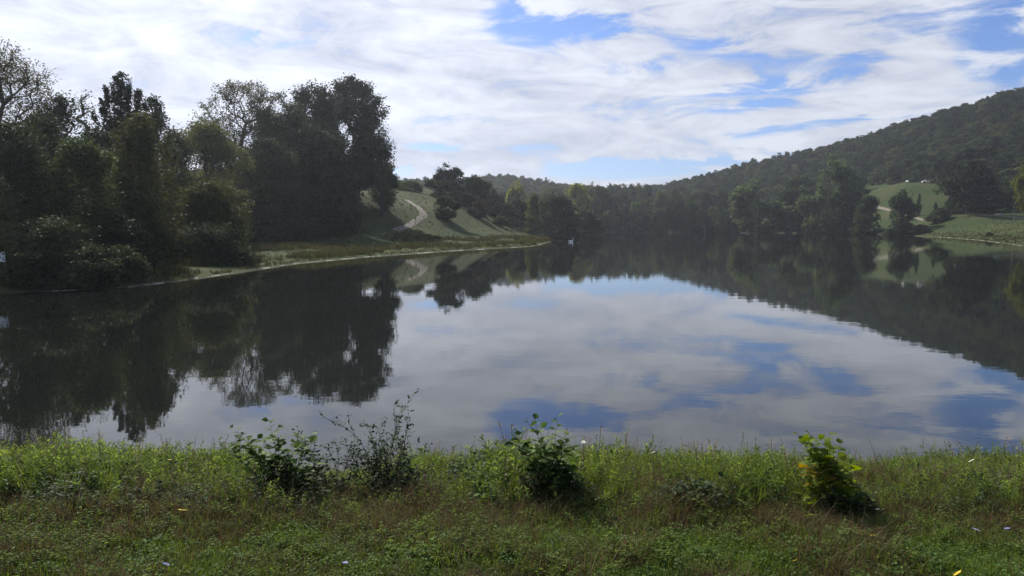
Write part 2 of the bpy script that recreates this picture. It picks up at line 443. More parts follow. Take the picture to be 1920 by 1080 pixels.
angs = np.concatenate([np.arange(-180, -50, 5.0), np.arange(-50, 50, 0.27), np.arange(50, 180, 5.0)])
rads = np.concatenate([[0.4, 0.8, 1.3, 1.9, 2.4], np.geomspace(2.8, 14, 90), np.geomspace(14.5, 700, 250), np.geomspace(730, 4500, 22)])
A_, R_ = np.meshgrid(np.radians(angs), rads, indexing='ij')
GX, GY = (R_ * np.sin(A_)).ravel(), (R_ * np.cos(A_)).ravel()
GZ = ground_z(GX, GY)
na, nr = len(angs), len(rads)
V = np.stack([GX, GY, GZ], 1)
V = np.vstack([V, [[0, 0, gz(0, 0.01)]]])
I = (np.arange(na)[:, None] * nr + np.arange(nr - 1)[None, :])
J = (((np.arange(na) + 1) % na)[:, None] * nr + np.arange(nr - 1)[None, :])
quads = np.stack([I, I + 1, J + 1, J], -1).reshape(-1, 4)
ci = len(V) - 1
tri = np.array([[i * nr, ((i + 1) % na) * nr, ci, ci] for i in range(na)])
me_faces = quads[:, ::-1]
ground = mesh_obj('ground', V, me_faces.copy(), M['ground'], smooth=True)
tag(ground, kind='structure')
cap = [(i * nr, ((i + 1) % na) * nr, ci) for i in range(na)]
import bmesh
_bm = bmesh.new(); _bm.from_mesh(ground.data); _bm.verts.ensure_lookup_table()
for c in cap:
    try: _bm.faces.new([_bm.verts[c[0]], _bm.verts[c[2]], _bm.verts[c[1]]][::-1])
    except ValueError: pass
bmesh.ops.recalc_face_normals(_bm, faces=_bm.faces)
_bm.to_mesh(ground.data); _bm.free()
ground.data.polygons.foreach_set('use_smooth', np.ones(len(ground.data.polygons), dtype=bool))
from mathutils.bvhtree import BVHTree
bvh = BVHTree.FromPolygons([tuple(v) for v in V], [tuple(q) for q in quads.tolist()])
def mesh_z(x, y):
    h = bvh.ray_cast(Vector((x, y, 300)), Vector((0, 0, -1)))
    return h[0].z if h[0] is not None else gz(x, y)

wx0, wx1 = LAKE[:, 0].min() - 12, LAKE[:, 0].max() + 12
wy0, wy1 = 7.0, LAKE[:, 1].max() + 12
water = mesh_obj('lake_water', [(wx0, wy0, 0), (wx1, wy0, 0), (wx1, wy1, 0), (wx0, wy1, 0)], [(0, 1, 2, 3)], M['water'])
tag(water, kind='structure')


def ribbon(name, pixels, width, mat, lift=0.07):
    pts = [on_ground(*p)[:2] for p in pixels]
    P2 = []
    for i in range(len(pts) - 1):
        p0, p1, p2, p3 = pts[max(i - 1, 0)], pts[i], pts[i + 1], pts[min(i + 2, len(pts) - 1)]
        k = max(4, int(np.linalg.norm(p2 - p1) / 0.8))
        for t in np.linspace(0, 1, k, endpoint=False):
            P2.append(0.5 * (2 * p1 + (p2 - p0) * t + (2 * p0 - 5 * p1 + 4 * p2 - p3) * t * t + (3 * p1 - p0 - 3 * p2 + p3) * t ** 3))
    P2 = np.array(P2 + [pts[-1]])
    T = np.gradient(P2, axis=0); T /= np.linalg.norm(T, axis=1)[:, None] + 1e-9
    Nn = np.stack([-T[:, 1], T[:, 0]], 1)
    C = 5; Vv = []; Ff = []
    for i, p in enumerate(P2):
        ww = width * (0.88 + 0.24 * float(vnoise(np.array([i * 0.2]), np.array([0.5]), 9)[0]))
        for c in range(C):
            q = p + Nn[i] * ww * (c / (C - 1) - 0.5)
            edge = -0.05 if c in (0, C - 1) else 0
            Vv.append((q[0], q[1], mesh_z(q[0], q[1]) + lift + edge))
    for i in range(len(P2) - 1):
        for c in range(C - 1):
            a = i * C + c; Ff.append((a, a + 1, a + C + 1, a + C))
    o = mesh_obj(name, Vv, Ff, mat, smooth=True); tag(o, kind='structure')
    return o


ribbon('path', [(742, 433), (758, 427), (780, 415), (794, 403), (787, 391), (771, 381), (762, 375)], 1.5, M['gravel'])
ribbon('path', [(1640, 386), (1656, 391), (1680, 398), (1702, 406), (1725, 411), (1757, 411.5)], 1.0, M['gravel'])
ribbon('road', [(1838, 403.5), (1862, 404), (1890, 406), (1925, 409), (1990, 412)], 2.2, M['gravel'])

# ------------------------------------------------------------------ trees
def tube_mesh(segs, sides=4):
    """segs: list of (p0, p1, r0, r1) -> V, F arrays"""
    n_ = len(segs)
    P0 = np.array([s[0] for s in segs]); P1 = np.array([s[1] for s in segs]); r0 = np.array([s[2] for s in segs]); r1 = np.array([s[3] for s in segs])
    d = P1 - P0; d /= np.linalg.norm(d, axis=1)[:, None] + 1e-9
    ref = np.where(np.abs(d[:, 2:3]) > 0.9, np.array([[1.0, 0, 0]]), np.array([[0, 0, 1.0]]))
    u = np.cross(d, ref); u /= np.linalg.norm(u, axis=1)[:, None]; v = np.cross(d, u)
    Vv = []
    for (Pc, r) in ((P0, r0), (P1, r1)):
        for k in range(sides):
            a = 2 * math.pi * k / sides
            Vv.append(Pc + (u * math.cos(a) + v * math.sin(a)) * r[:, None])
    Vv = np.stack(Vv, 1).reshape(-1, 3)
    base = np.arange(n_)[:, None] * (2 * sides)
    Ff = np.concatenate([np.stack([base[:, 0] + k, base[:, 0] + (k + 1) % sides, base[:, 0] + sides + (k + 1) % sides, base[:, 0] + sides + k], 1) for k in range(sides)])
    return Vv, Ff


def leaf_quads(C, size, rg, flat=0.35, aspect=0.62, droop=0.0):
    n_ = len(C)
    nrm = rg.normal(size=(n_, 3)); nrm[:, 2] = nrm[:, 2] * 1.0 + flat * np.sign(nrm[:, 2]); nrm /= np.linalg.norm(nrm, axis=1)[:, None]
    t = rg.normal(size=(n_, 3)); t[:, 2] -= droop; u = np.cross(nrm, t); u /= np.linalg.norm(u, axis=1)[:, None] + 1e-9
    v = np.cross(u, nrm)
    s = size * rg.uniform(0.55, 1.35, n_)[:, None]
    Vv = np.stack([C - v * s * 0.5, C + u * s * aspect * 0.5, C + v * s * 0.5, C - u * s * aspect * 0.5], 1).reshape(-1, 3)
    Ff = np.arange(n_ * 4).reshape(-1, 4)
    return Vv, Ff


SHAPES = {
    'round': lambda t: np.sqrt(np.clip(1 - (2 * t - 0.9) ** 2 / 1.25, 0, 1)),
    'oak': lambda t: np.clip(np.sin(np.clip(t * 0.93 + 0.10, 0, 1) * math.pi) ** 0.55, 0, 1),
    'poplar': lambda t: np.clip(1.0 - t, 0, 1) ** 0.75 * np.clip(t * 7 + 0.5, 0, 1),
    'cone': lambda t: np.clip(1.05 - t, 0, 1) ** 0.62 * np.clip(t * 6 + 0.55, 0, 1),
    'dome': lambda t: np.sqrt(np.clip(1.0 - t * t, 0, 1)),
    'vase': lambda t: np.clip(0.35 + 0.8 * t, 0, 1) * np.sqrt(np.clip(1 - ((t - 0.62) / 0.45).clip(0) ** 2, 0, 1)),
}


def make_tree_data(seed, H, Rd, cb, shape='round', tips=220, lpt=40, leaf=0.35, sigma=0.6, lobes=16, surf=0.6, up=0.5, droop=0.0, r0=None, aspect=0.62,
                   trunk_top=0.72, lean=0.0, twigs=True):
    """returns wood mesh data and leaf mesh data in metres, base at origin"""
    rg = np.random.default_rng(seed)
    prof = SHAPES[shape]
    ch = H * (1 - cb)
    # lobes (clumps) over the envelope
    lt = rg.uniform(0.04, 0.95, lobes); la = rg.uniform(0, 2 * math.pi, lobes)
    lr = prof(lt) * Rd * rg.uniform(0.55, 0.95, lobes)
    LC = np.stack([np.cos(la) * lr, np.sin(la) * lr, H * cb + lt * ch], 1)
    lrad = Rd * rg.uniform(0.28, 0.50, lobes)
    T = []
    while len(T) < tips:
        if rg.random() < surf:
            k = rg.integers(lobes); d = rg.normal(size=3); d /= np.linalg.norm(d); d[2] = d[2] * 0.8
            p = LC[k] + d * lrad[k] * rg.uniform(0.5, 1.0)
            t = (p[2] - H * cb) / ch; r = math.hypot(p[0], p[1])
            if t < -0.02 or t > 1.0 or r > Rd * 1.10 * float(prof(np.array([t]))[0]) + 0.12 * Rd: continue
        else:
            t = rg.uniform(0.0, 0.98); a = rg.uniform(0, 2 * math.pi); r = float(prof(np.array([t]))[0]) * Rd * math.sqrt(rg.uniform(0.05, 1)) * 0.95
            p = np.array([math.cos(a) * r, math.sin(a) * r, H * cb + t * ch])
        T.append(p)
    T = np.array(T)
    nodes = []; par = []
    nt_ = 9
    for i in range(nt_):
        t = i / (nt_ - 1); w = H * 0.012 * math.sin(i * 1.7 + seed)
        nodes.append([w * t * 2 + lean * t * H, w * t - w * t * t, t * H * trunk_top]); par.append(i - 1)
    cen = np.array([0, 0, H * cb * 0.8])
    order = np.argsort(np.linalg.norm(T - cen, axis=1))
    NA = np.zeros((tips * 6 + nt_, 3)); NA[:nt_] = nodes; cnt = nt_
    plen = np.zeros(len(NA)); plen[:nt_] = NA[:nt_, 2]
    tipn = []
    minz = H * cb * 0.55
    for k in order:
        p = T[k]
        dv = NA[:cnt] - p; d = np.linalg.norm(dv, axis=1)
        cost = d + 0.28 * plen[:cnt] + up * np.clip(dv[:, 2] + 0.25 * d, 0, None) * 1.5
        cost[:cnt][NA[:cnt, 2] < minz] += 3 * H
        j = int(np.argmin(cost)); q = NA[j].copy(); dist = d[j]
        m_ = int(np.clip(round(dist / (H * 0.06)), 1, 5)); prev = j
        for s in range(1, m_ + 1):
            t = s / m_
            w = q + (p - q) * t
            w[2] += math.sin(t * math.pi) * dist * (0.10 * up - 0.1 * droop)
            if s < m_: w += rg.normal(size=3) * dist * 0.035
            NA[cnt] = w; par.append(prev); plen[cnt] = plen[prev] + dist / m_; prev = cnt; cnt += 1
            if cnt >= len(NA) - 1: break
        tipn.append(prev)
        if cnt >= len(NA) - 6: break
    load = np.zeros(cnt); load[tipn] = 1
    for i in range(cnt - 1, 0, -1): load[par[i]] += load[i]
    r0 = r0 or H * 0.022
    rad = r0 * (np.clip(load, 1, None) / load[0]) ** 0.48
    rad[:nt_] = np.maximum(rad[:nt_], r0 * np.linspace(1.15, 0.18, nt_))
    rmin = r0 * 0.045
    segs_a, segs_b = [], []
    for i in range(1, cnt):
        (segs_a if rad[i] > r0 * 0.16 else segs_b).append((NA[par[i]], NA[i], max(rad[par[i]], rmin) if par[i] >= nt_ or i < nt_ else min(rad[par[i]], rad[i] * 1.5), max(rad[i], rmin)))
    Va, Fa = tube_mesh(segs_a, 6); Vw, Fw = [Va], [Fa]
    if segs_b and twigs:
        Vb, Fb = tube_mesh(segs_b, 3); Vw.append(Vb); Fw.append(Fb + len(Va))
    WV = np.vstack(Vw); WF = np.vstack(Fw)
    # leaves
    tn = np.array(tipn); tp = NA[tn]; pp = NA[[par[i] for i in tn]]
    reps = rg.poisson(lpt, len(tn)).clip(2)
    ci_ = np.repeat(np.arange(len(tn)), reps)
    f = rg.uniform(0.0, 1.1, len(ci_))[:, None]
    C = pp[ci_] + (tp[ci_] - pp[ci_]) * f * 1.0 + np.clip(rg.normal(size=(len(ci_), 3)), -1.35, 1.35) * 1.08 * sigma * np.array([1, 1, 0.75]) * rg.uniform(0.4, 1.1, (len(ci_), 1))
    if droop: C[:, 2] -= rg.exponential(droop * sigma * 2.0, len(C))
    C[:, 2] = np.maximum(C[:, 2], 0.08)
    kz = H / np.percentile(C[:, 2], 99.6); kr = Rd / np.percentile(np.hypot(C[:, 0] - C[:, 0].mean(), C[:, 1] - C[:, 1].mean()), 97.5)
    kk = np.array([kr, kr, kz]); C *= kk; WV = WV * kk
    LV, LF = leaf_quads(C, leaf, rg, aspect=aspect, droop=droop)
    clump = rg.normal(0, 0.16, len(tn))[ci_]
    tint = np.clip(rg.uniform(0.1, 0.75, len(C)) + clump, 0, 1)
    tint = np.repeat(tint, 4)
    return WV, WF, LV, LF, tint


def tree_thing(name, data, mats, loc, rz=0, sc=(1, 1, 1), label='', cat='tree', group=None, wood_name='trunk', crown_name='crown'):
    e = empty(name, loc, rz, sc)
    tag(e, label, cat, group)
    WV, WF, LV, LF, tint = data
    mesh_obj(wood_name, WV, WF, mats[1], e)
    mesh_obj(crown_name, LV, LF, mats[0], e, tint=tint)
    return e


def copy_tree(src, loc, rz, sc, label, mat=None, group=None, name=None):
    r = src.copy(); r.location = loc; r.rotation_euler = (0, 0, rz); r.scale = sc; COL.objects.link(r)
    if name: r.name = name
    r['label'] = label
    if group: r['group'] = group
    elif 'group' in r: del r['group']
    for ch in list(src.children):
        c = ch.copy(); COL.objects.link(c); c.parent = r
        if mat and ch.name.startswith('crown'):
            c.material_slots[0].link = 'OBJECT'; c.material_slots[0].material = mat
    return r


def dims(px, top, D, base=None):
    """ground location below px at depth D and the height that reaches row `top`"""
    x = (px - 960) / F * D / 1.0
    p = pix(px, top, D)
    z = gz(p[0], D)
    if z < 0.05: z = 0.05
    return (p[0], D, z - 0.1), p[2] - z + 0.1


# --- the large trees of the left bank, one by one
seed = 100
def near(name, px, top, D, rpx, label, mat='dark', **kw):
    global seed
    seed += 1
    loc, H = dims(px, top, D)
    Rd = 1.14 * rpx / F * D
    args = dict(cb=0.12, shape='oak', tips=260, lpt=42, leaf=0.30 * D / 80 + 0.05, sigma=0.045 * H)
    args.update(kw)
    if args['lpt'] > 24: args['lpt'] = int(args['lpt'] * 1.7)
    bark = args.pop('bark', 'bark')
    cb = args.pop('cb'); shape = args.pop('shape')
    data = make_tree_data(seed, H, Rd, cb, shape, **args)
    cat = 'bush' if 'bush' in name or 'shrub' in name else 'tree'
    return tree_thing(name, data, (M[mat], M[bark]), loc, label=label, cat=cat)


near('ash_tree', -8, 86, 58, 90, 'feathery olive ash tree cut off by the left edge of the photo', 'ash', shape='round', cb=0.12, tips=1100, lpt=24, leaf=0.22, sigma=0.50, surf=0.35, aspect=0.35, droop=0.4)
near('willow_tree', 108, 182, 62, 66, 'grey green tree between the feathery ash and the pointed poplar', 'mid', cb=0.08, tips=300, lpt=40, leaf=0.22, sigma=0.55)
near('thin_tree', 158, 172, 70, 36, 'thin see-through treetop just left of the pointed poplar', 'mid', shape='cone', cb=0.2, tips=110, lpt=22, leaf=0.20, sigma=0.40)
loc, H = dims(226, 136, 64)
pv_ = 64 / F
ds = [make_tree_data(140, H * .76, 74 * pv_, 0.02, 'dome', tips=420, lpt=64, leaf=.21, sigma=.5, up=1.0)]
offs = [(0, 0, 1.0, 10), (-12, 6, .985, 8), (15, -4, .965, 8), (30, 5, .91, 9), (-27, -3, .925, 8), (-8, -12, .93, 10), (22, 10, .90, 10), (-42, 8, .86, 10), (46, -6, .83, 11), (4, 12, .90, 12), (-56, 2, .80, 12), (60, 4, .79, 12)]
for q_, (ox, oy, hf, rp_) in enumerate(offs):
    d_ = make_tree_data(150 + q_, H * hf, rp_ * pv_, 0.50, 'cone', tips=60, lpt=44, leaf=.19, sigma=.22, up=1.6, trunk_top=.95, r0=.07)
    for arr in (d_[0], d_[2]): arr[:, 0] += ox * pv_ * (arr[:, 2] / (H * hf)); arr[:, 1] += oy * pv_
    ds.append(d_)
def merge(ds_):
    out = []
    for vi, fi in ((0, 1), (2, 3)):
        Vs, Fs, n0 = [], [], 0
        for d_ in ds_: Vs.append(d_[vi]); Fs.append(d_[fi] + n0); n0 += len(d_[vi])
        out += [np.vstack(Vs), np.vstack(Fs)]
    return out + [np.concatenate([d_[4] for d_ in ds_])]
tree_thing('poplar_tree', merge(ds), (M['dark'], M['bark']), loc, label='tall poplar with a pointed crown of upright shoots')
near('poplar_tree', 290, 186, 74, 44, 'lower dark poplar right behind the tall pointed poplar', 'dark', shape='oak', cb=0.0, tips=260, lpt=34, leaf=0.25, sigma=0.40, up=1.4, trunk_top=0.9)
near('willow_tree', 262, 222, 50, 66, 'large drooping willow whose right side hangs over the shore grass', 'olive', shape='oak', cb=0.02, tips=420, lpt=46, leaf=0.20, sigma=0.42, droop=0.5)
near('willow_tree', 150, 268, 44, 84, 'broad dark willow standing in the shade at the water edge', 'mid', shape='dome', cb=0.0, tips=380, lpt=46, leaf=0.19, sigma=0.45, droop=0.3)
near('willow_tree', 20, 235, 42, 90, 'dark low tree below the feathery ash at the left edge', 'dark', shape='dome', cb=0.0, tips=380, lpt=46, leaf=0.19, sigma=0.45, droop=0.2)
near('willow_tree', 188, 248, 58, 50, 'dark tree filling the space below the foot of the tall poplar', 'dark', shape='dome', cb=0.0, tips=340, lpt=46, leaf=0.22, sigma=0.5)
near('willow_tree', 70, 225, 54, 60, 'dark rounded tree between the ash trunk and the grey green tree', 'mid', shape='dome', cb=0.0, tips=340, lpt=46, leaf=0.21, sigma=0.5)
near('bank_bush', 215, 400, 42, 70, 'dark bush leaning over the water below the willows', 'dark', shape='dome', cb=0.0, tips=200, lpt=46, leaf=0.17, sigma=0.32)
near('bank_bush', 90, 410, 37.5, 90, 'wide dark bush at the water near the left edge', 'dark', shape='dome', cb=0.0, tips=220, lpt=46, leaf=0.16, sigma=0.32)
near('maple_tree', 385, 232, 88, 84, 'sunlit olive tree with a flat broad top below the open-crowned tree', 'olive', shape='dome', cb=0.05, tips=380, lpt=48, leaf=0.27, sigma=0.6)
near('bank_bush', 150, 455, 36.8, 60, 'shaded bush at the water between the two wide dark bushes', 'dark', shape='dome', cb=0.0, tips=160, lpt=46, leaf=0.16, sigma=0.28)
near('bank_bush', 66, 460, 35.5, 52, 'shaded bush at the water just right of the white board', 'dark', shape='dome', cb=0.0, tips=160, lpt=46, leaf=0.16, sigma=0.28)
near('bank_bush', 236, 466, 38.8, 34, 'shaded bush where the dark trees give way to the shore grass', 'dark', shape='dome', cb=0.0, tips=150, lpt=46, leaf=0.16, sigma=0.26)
near('oak_tree', 618, 265, 128, 44, 'dark tree on the slope behind the shaded bushes and below the great oak', 'dark', shape='dome', cb=0.0, tips=300, lpt=46, leaf=0.38, sigma=0.85)
near('maple_tree', 330, 245, 80, 40, 'olive tree filling the gap right of the low poplar', 'olive', shape='dome', cb=0.05, tips=240, lpt=44, leaf=0.25, sigma=0.55)
near('round_bush', 392, 344, 58, 62, 'rounded olive willow bush on the grassy shore', 'olive', shape='dome', cb=0.0, tips=300, lpt=50, leaf=0.19, sigma=0.38)
near('dark_bush', 388, 420, 54, 68, 'low black-green bush spreading at the foot of the rounded willow bush', 'dark', shape='dome', cb=0.0, tips=220, lpt=46, leaf=0.18, sigma=0.34)
near('plane_tree', 452, 155, 112, 76, 'tall open-crowned tree whose limbs show against the clouds', 'ash', shape='round', cb=0.22, tips=1150, lpt=22, leaf=0.27, sigma=0.50, surf=0.5, lobes=40)
near('oak_tree', 528, 180, 116, 46, 'tree with a ragged top right of the open-crowned tree', 'mid', shape='round', cb=0.1, tips=360, lpt=30, leaf=0.34, sigma=0.7)
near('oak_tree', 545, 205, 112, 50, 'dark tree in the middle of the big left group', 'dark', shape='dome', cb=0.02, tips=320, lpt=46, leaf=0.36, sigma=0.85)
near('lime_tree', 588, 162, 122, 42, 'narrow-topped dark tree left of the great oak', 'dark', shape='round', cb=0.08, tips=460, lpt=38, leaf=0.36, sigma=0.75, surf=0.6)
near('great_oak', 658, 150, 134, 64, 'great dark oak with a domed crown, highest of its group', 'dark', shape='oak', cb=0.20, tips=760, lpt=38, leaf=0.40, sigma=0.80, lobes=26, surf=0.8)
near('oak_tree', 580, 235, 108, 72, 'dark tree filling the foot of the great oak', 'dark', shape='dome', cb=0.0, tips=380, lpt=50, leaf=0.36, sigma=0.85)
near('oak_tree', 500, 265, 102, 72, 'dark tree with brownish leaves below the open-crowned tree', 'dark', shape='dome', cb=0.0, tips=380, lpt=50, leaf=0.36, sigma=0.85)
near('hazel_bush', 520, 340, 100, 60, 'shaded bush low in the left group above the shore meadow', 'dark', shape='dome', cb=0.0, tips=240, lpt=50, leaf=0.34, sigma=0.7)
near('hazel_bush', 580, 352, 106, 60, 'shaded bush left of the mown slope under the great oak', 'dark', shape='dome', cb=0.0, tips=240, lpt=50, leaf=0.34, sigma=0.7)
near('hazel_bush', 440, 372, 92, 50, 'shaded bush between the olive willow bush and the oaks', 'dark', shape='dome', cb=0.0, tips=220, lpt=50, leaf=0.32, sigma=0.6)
near('birch_tree', 714, 240, 136, 24, 'slim light tree hanging at the right side of the great oak', 'mid', shape='oak', cb=0.25, tips=170, lpt=16, leaf=0.28, sigma=0.5)
near('maple_tree', 722, 305, 140, 24, 'small round tree at the right foot of the great oak', 'mid', shape='round', cb=0.1, tips=170, lpt=40, leaf=0.34, sigma=0.55)
near('oak_tree', 672, 290, 140, 36, 'spreading tree on a bare trunk at the edge of the slope', 'dark', shape='oak', cb=0.30, tips=260, lpt=44, leaf=0.36, sigma=0.7)
near('field_tree', 768, 340, 200, 22, 'small tree on the crest behind the winding path', 'mid', shape='dome', cb=0.0, tips=120, lpt=36, leaf=0.45, sigma=0.6)
near('field_tree', 742, 346, 205, 20, 'low tree on the crest left of the path', 'mid', shape='dome', cb=0.0, tips=110, lpt=36, leaf=0.45, sigma=0.6)

ORD = ['first', 'second', 'third', 'fourth', 'fifth', 'sixth', 'seventh', 'eighth', 'ninth', 'tenth', 'eleventh', 'twelfth', 'thirteenth', 'fourteenth',
       'fifteenth', 'sixteenth', 'seventeenth', 'eighteenth', 'nineteenth', 'twentieth']
TONE = dict(mid='mid-green', olive='olive', dark='dark green', light='pale green', yellow='yellowish')
# --- trees round the far end, built from a few kinds
protos = {}
def proto(key, **kw):
    data = make_tree_data(**kw)
    protos[key] = data
proto('round', seed=11, H=10, Rd=4.2, cb=0.06, shape='round', tips=260, lpt=30, leaf=0.55, sigma=0.55, twigs=False)
proto('dome', seed=12, H=10, Rd=5.0, cb=0.0, shape='dome', tips=260, lpt=34, leaf=0.55, sigma=0.6, twigs=False)
proto('cone', seed=13, H=10, Rd=3.0, cb=0.02, shape='cone', tips=240, lpt=28, leaf=0.50, sigma=0.5, twigs=False)
proto('oakp', seed=14, H=10, Rd=4.6, cb=0.22, shape='oak', tips=260, lpt=30, leaf=0.50, sigma=0.55, twigs=False)
proto('lumpy', seed=15, H=10, Rd=4.6, cb=0.02, shape='oak', tips=300, lpt=30, leaf=0.55, sigma=0.5, lobes=9, surf=0.9, twigs=False)
first = {}
RAD = dict(round=4.2, dome=5.0, cone=3.0, oakp=4.6, lumpy=4.6)
def far_tree(name, key, px, top, D, rpx, mat, label, group=None, bark='bark'):
    loc, H = dims(px, top, D)
    s = rpx / F * D / RAD[key]; sc = (s, s, H / 10.0); rz = random.uniform(0, 6.28)
    if key not in first:
        first[key] = tree_thing(name, protos[key], (M[mat], M[bark]), loc, rz, sc, label, group=group)
        for c in first[key].children:
            if c.name.startswith('crown'):
                c.data.materials[0] = M['mid']; c.material_slots[0].link = 'OBJECT'; c.material_slots[0].material = M[mat]
        r = first[key]
    else:
        r = copy_tree(first[key], loc, rz, sc, label, M[mat], group, name)
    if 'bush' in name or 'hedge' in name: r['category'] = 'bush'
    else: r['category'] = 'tree'
    return r

far_tree('round_tree', 'lumpy', 835, 311, 186, 44, 'dark', 'dark domed tree standing alone on the crest right of the winding path')
far_tree('thorn_bush', 'round', 836, 368, 150, 27, 'dark', 'dark egg-shaped bush on the slope that casts a shadow to the right')
far_tree('oak_tree', 'oakp', 890, 330, 200, 36, 'dark', 'dark tree right beside the domed tree on the crest')
far_tree('hedge_bush', 'dome', 868, 362, 192, 30, 'dark', 'dark bush joining the domed tree and its neighbour')
far_tree('hedge_bush', 'dome', 760, 352, 190, 20, 'olive', 'pale low bush on the crest just above the path')
far_tree('copper_bush', 'round', 897, 378, 176, 20, 'russet', 'brownish round bush in the middle of the slope edge')
far_tree('sloe_bush', 'dome', 935, 405, 180, 19, 'olive', 'small green bush on the meadow edge right of the brownish bush')
far_tree('dark_tree', 'dome', 925, 356, 225, 34, 'dark', 'dark tree behind the brownish bush')
far_tree('dark_tree', 'lumpy', 962, 372, 225, 36, 'dark', 'dark tree below the yellow-green treetop')
far_tree('maple_tree', 'lumpy', 972, 344, 290, 27, 'yellow', 'yellow-green treetop rising behind the dark trees of the left meadow')
far_tree('ash_tree', 'round', 905, 340, 330, 26, 'mid', 'greyish tree behind the crest left of the yellow-green treetop')
far_tree('willow_tree', 'cone', 1000, 364, 215, 18, 'olive', 'upright olive willow at the tip of the grassy point')
far_tree('willow_tree', 'lumpy', 1022, 372, 235, 22, 'olive', 'olive willow between the upright willow and the black conical tree')
far_tree('alder_tree', 'cone', 1052, 368, 240, 40, 'dark', 'black-green conical tree at the water behind the grassy point')
far_tree('alder_tree', 'dome', 1095, 395, 262, 34, 'dark', 'low dark tree leaning out right of the black conical tree')
far_tree('maple_tree', 'round', 1084, 346, 330, 27, 'yellow', 'yellow-green tree above the black conical tree')
far_tree('field_tree', 'lumpy', 1040, 352, 350, 30, 'olive', 'olive tree behind the willows of the point')
far_tree('field_tree', 'oakp', 1120, 350, 370, 32, 'olive', 'olive tree right of the yellow-green tree above the far shore')
far_tree('willow_tree', 'lumpy', 1425, 340, 330, 56, 'light', 'broad pale willow on the far shore left of the tallest willow')
far_tree('willow_tree', 'round', 1480, 356, 338, 34, 'mid', 'lower green tree between the two broad pale willows')
far_tree('willow_tree', 'lumpy', 1553, 298, 318, 54, 'light', 'tallest pale willow on the right end of the far shore')
far_tree('alder_tree', 'dome', 1585, 350, 306, 42, 'dark', 'dark tree at the foot of the tallest willow')
far_tree('willow_tree', 'round', 1500, 330, 360, 40, 'mid', 'green tree showing between the pale willows higher up')
far_tree('spruce_tree', 'cone', 1628, 368, 285, 25, 'mid', 'narrow conical tree at the left end of the right meadow')
far_tree('oak_tree', 'oakp', 1694, 358, 262, 27, 'dark', 'small spreading oak alone on the bright meadow by the curving path')
far_tree('hedge_bush', 'dome', 1690, 414, 252, 30, 'dark', 'low dark hedge bush below the meadow oak')
far_tree('hedge_bush', 'dome', 1727, 421, 246, 22, 'dark', 'small dark bush right below the path on the meadow edge')
far_tree('oak_tree', 'oakp', 1818, 304, 262, 48, 'dark', 'tall dark tree with a bare trunk at the right end of the bright meadow', group=None)
far_tree('hedge_bush', 'dome', 1762, 390, 262, 24, 'dark', 'dark bush left of the tall bare-trunked tree')
far_tree('hazel_bush', 'round', 1838, 345, 275, 44, 'mid', 'green hazel bush right of the tall bare-trunked tree')
far_tree('hazel_bush', 'dome', 1880, 352, 285, 30, 'dark', 'dark bush above the white picnic table')
far_tree('pine_tree', 'lumpy', 1845, 270, 320, 60, 'dark', 'tall dark tree on the slope above the track')
far_tree('pine_tree', 'oakp', 1730, 286, 372, 34, 'dark', 'dark tree at the wood edge above the bright meadow')
far_tree('pine_tree', 'lumpy', 1905, 300, 300, 44, 'mid', 'green tree behind the yellow tree at the right edge')
far_tree('hedge_bush', 'dome', 1782, 370, 285, 14, 'mid', 'small bush at the upper right rim of the bright meadow')
far_tree('hedge_bush', 'round', 1800, 384, 275, 13, 'olive', 'small olive bush at the lower right rim of the bright meadow')
far_tree('shore_bush', 'round', 1724, 364, 300, 4, 'olive', 'tiny sapling in the middle of the bright meadow above the oak')
far_tree('shore_bush', 'dome', 1857, 436, 178, 9, 'dark', 'tiny dark bush on the green bank near the right edge')
far_tree('shore_bush', 'dome', 1755, 380, 268, 5, 'dark', 'tiny sapling on the bright meadow right of the oak')
# yellow tree at right edge with bare trunk
far_tree('cherry_tree', 'oakp', 1933, 298, 215, 27, 'yellow', 'bright yellow tree cut off by the right edge of the photo')

# fringe along the far shore
tones = ['mid', 'olive', 'dark', 'mid', 'light', 'dark', 'olive', 'mid']
k = 0
for px in range(1128, 1410, 15):
    jx = px + random.uniform(-5, 5)
    tp = 392 - 8 * math.sin(px * 0.05) + random.uniform(-12, 10)
    far_tree('shore_tree', random.choice(['round', 'lumpy', 'cone', 'oakp', 'dome']), jx, tp, random.uniform(352, 362), random.uniform(13, 20), tones[k % 8],
             TONE[tones[k % 8]] + ' tree, ' + ORD[k] + ' from the left in the row along the far shore', group='trees in a row along the far shore')
    k += 1
for px in range(1110, 1400, 19):
    jx = px + random.uniform(-6, 6)
    tp = 366 + random.uniform(-10, 8)
    far_tree('shore_tree', random.choice(['round', 'lumpy', 'oakp']), jx, tp, random.uniform(378, 398), random.uniform(15, 22), tones[(k * 3) % 8],
             TONE[tones[(k * 3) % 8]] + ' tree, ' + ORD[k - 19] + ' from the left in the second row behind the far shore', group='trees in the second row behind the far shore')
    k += 1

for q_, px in enumerate(range(1045, 1215, 14)):
    far_tree('ridge_tree', ['round', 'lumpy', 'dome', 'oakp'][q_ % 4], px + random.uniform(-4, 4), 347 + random.uniform(-2, 6), random.uniform(425, 450), random.uniform(14, 20), ['olive', 'yellow', 'mid', 'olive', 'mid'][q_ % 5],
             TONE[['olive', 'yellow', 'mid', 'olive', 'mid'][q_ % 5]] + ' tree, ' + ORD[q_] + ' from the left on the low skyline between the hills', group='sunlit trees on the low skyline between the hills')

# --- the far woods: one mass
def make_collection(objs, name):
    c = bpy.data.collections.new(name)
    for o_ in objs: c.objects.link(o_)
    return c


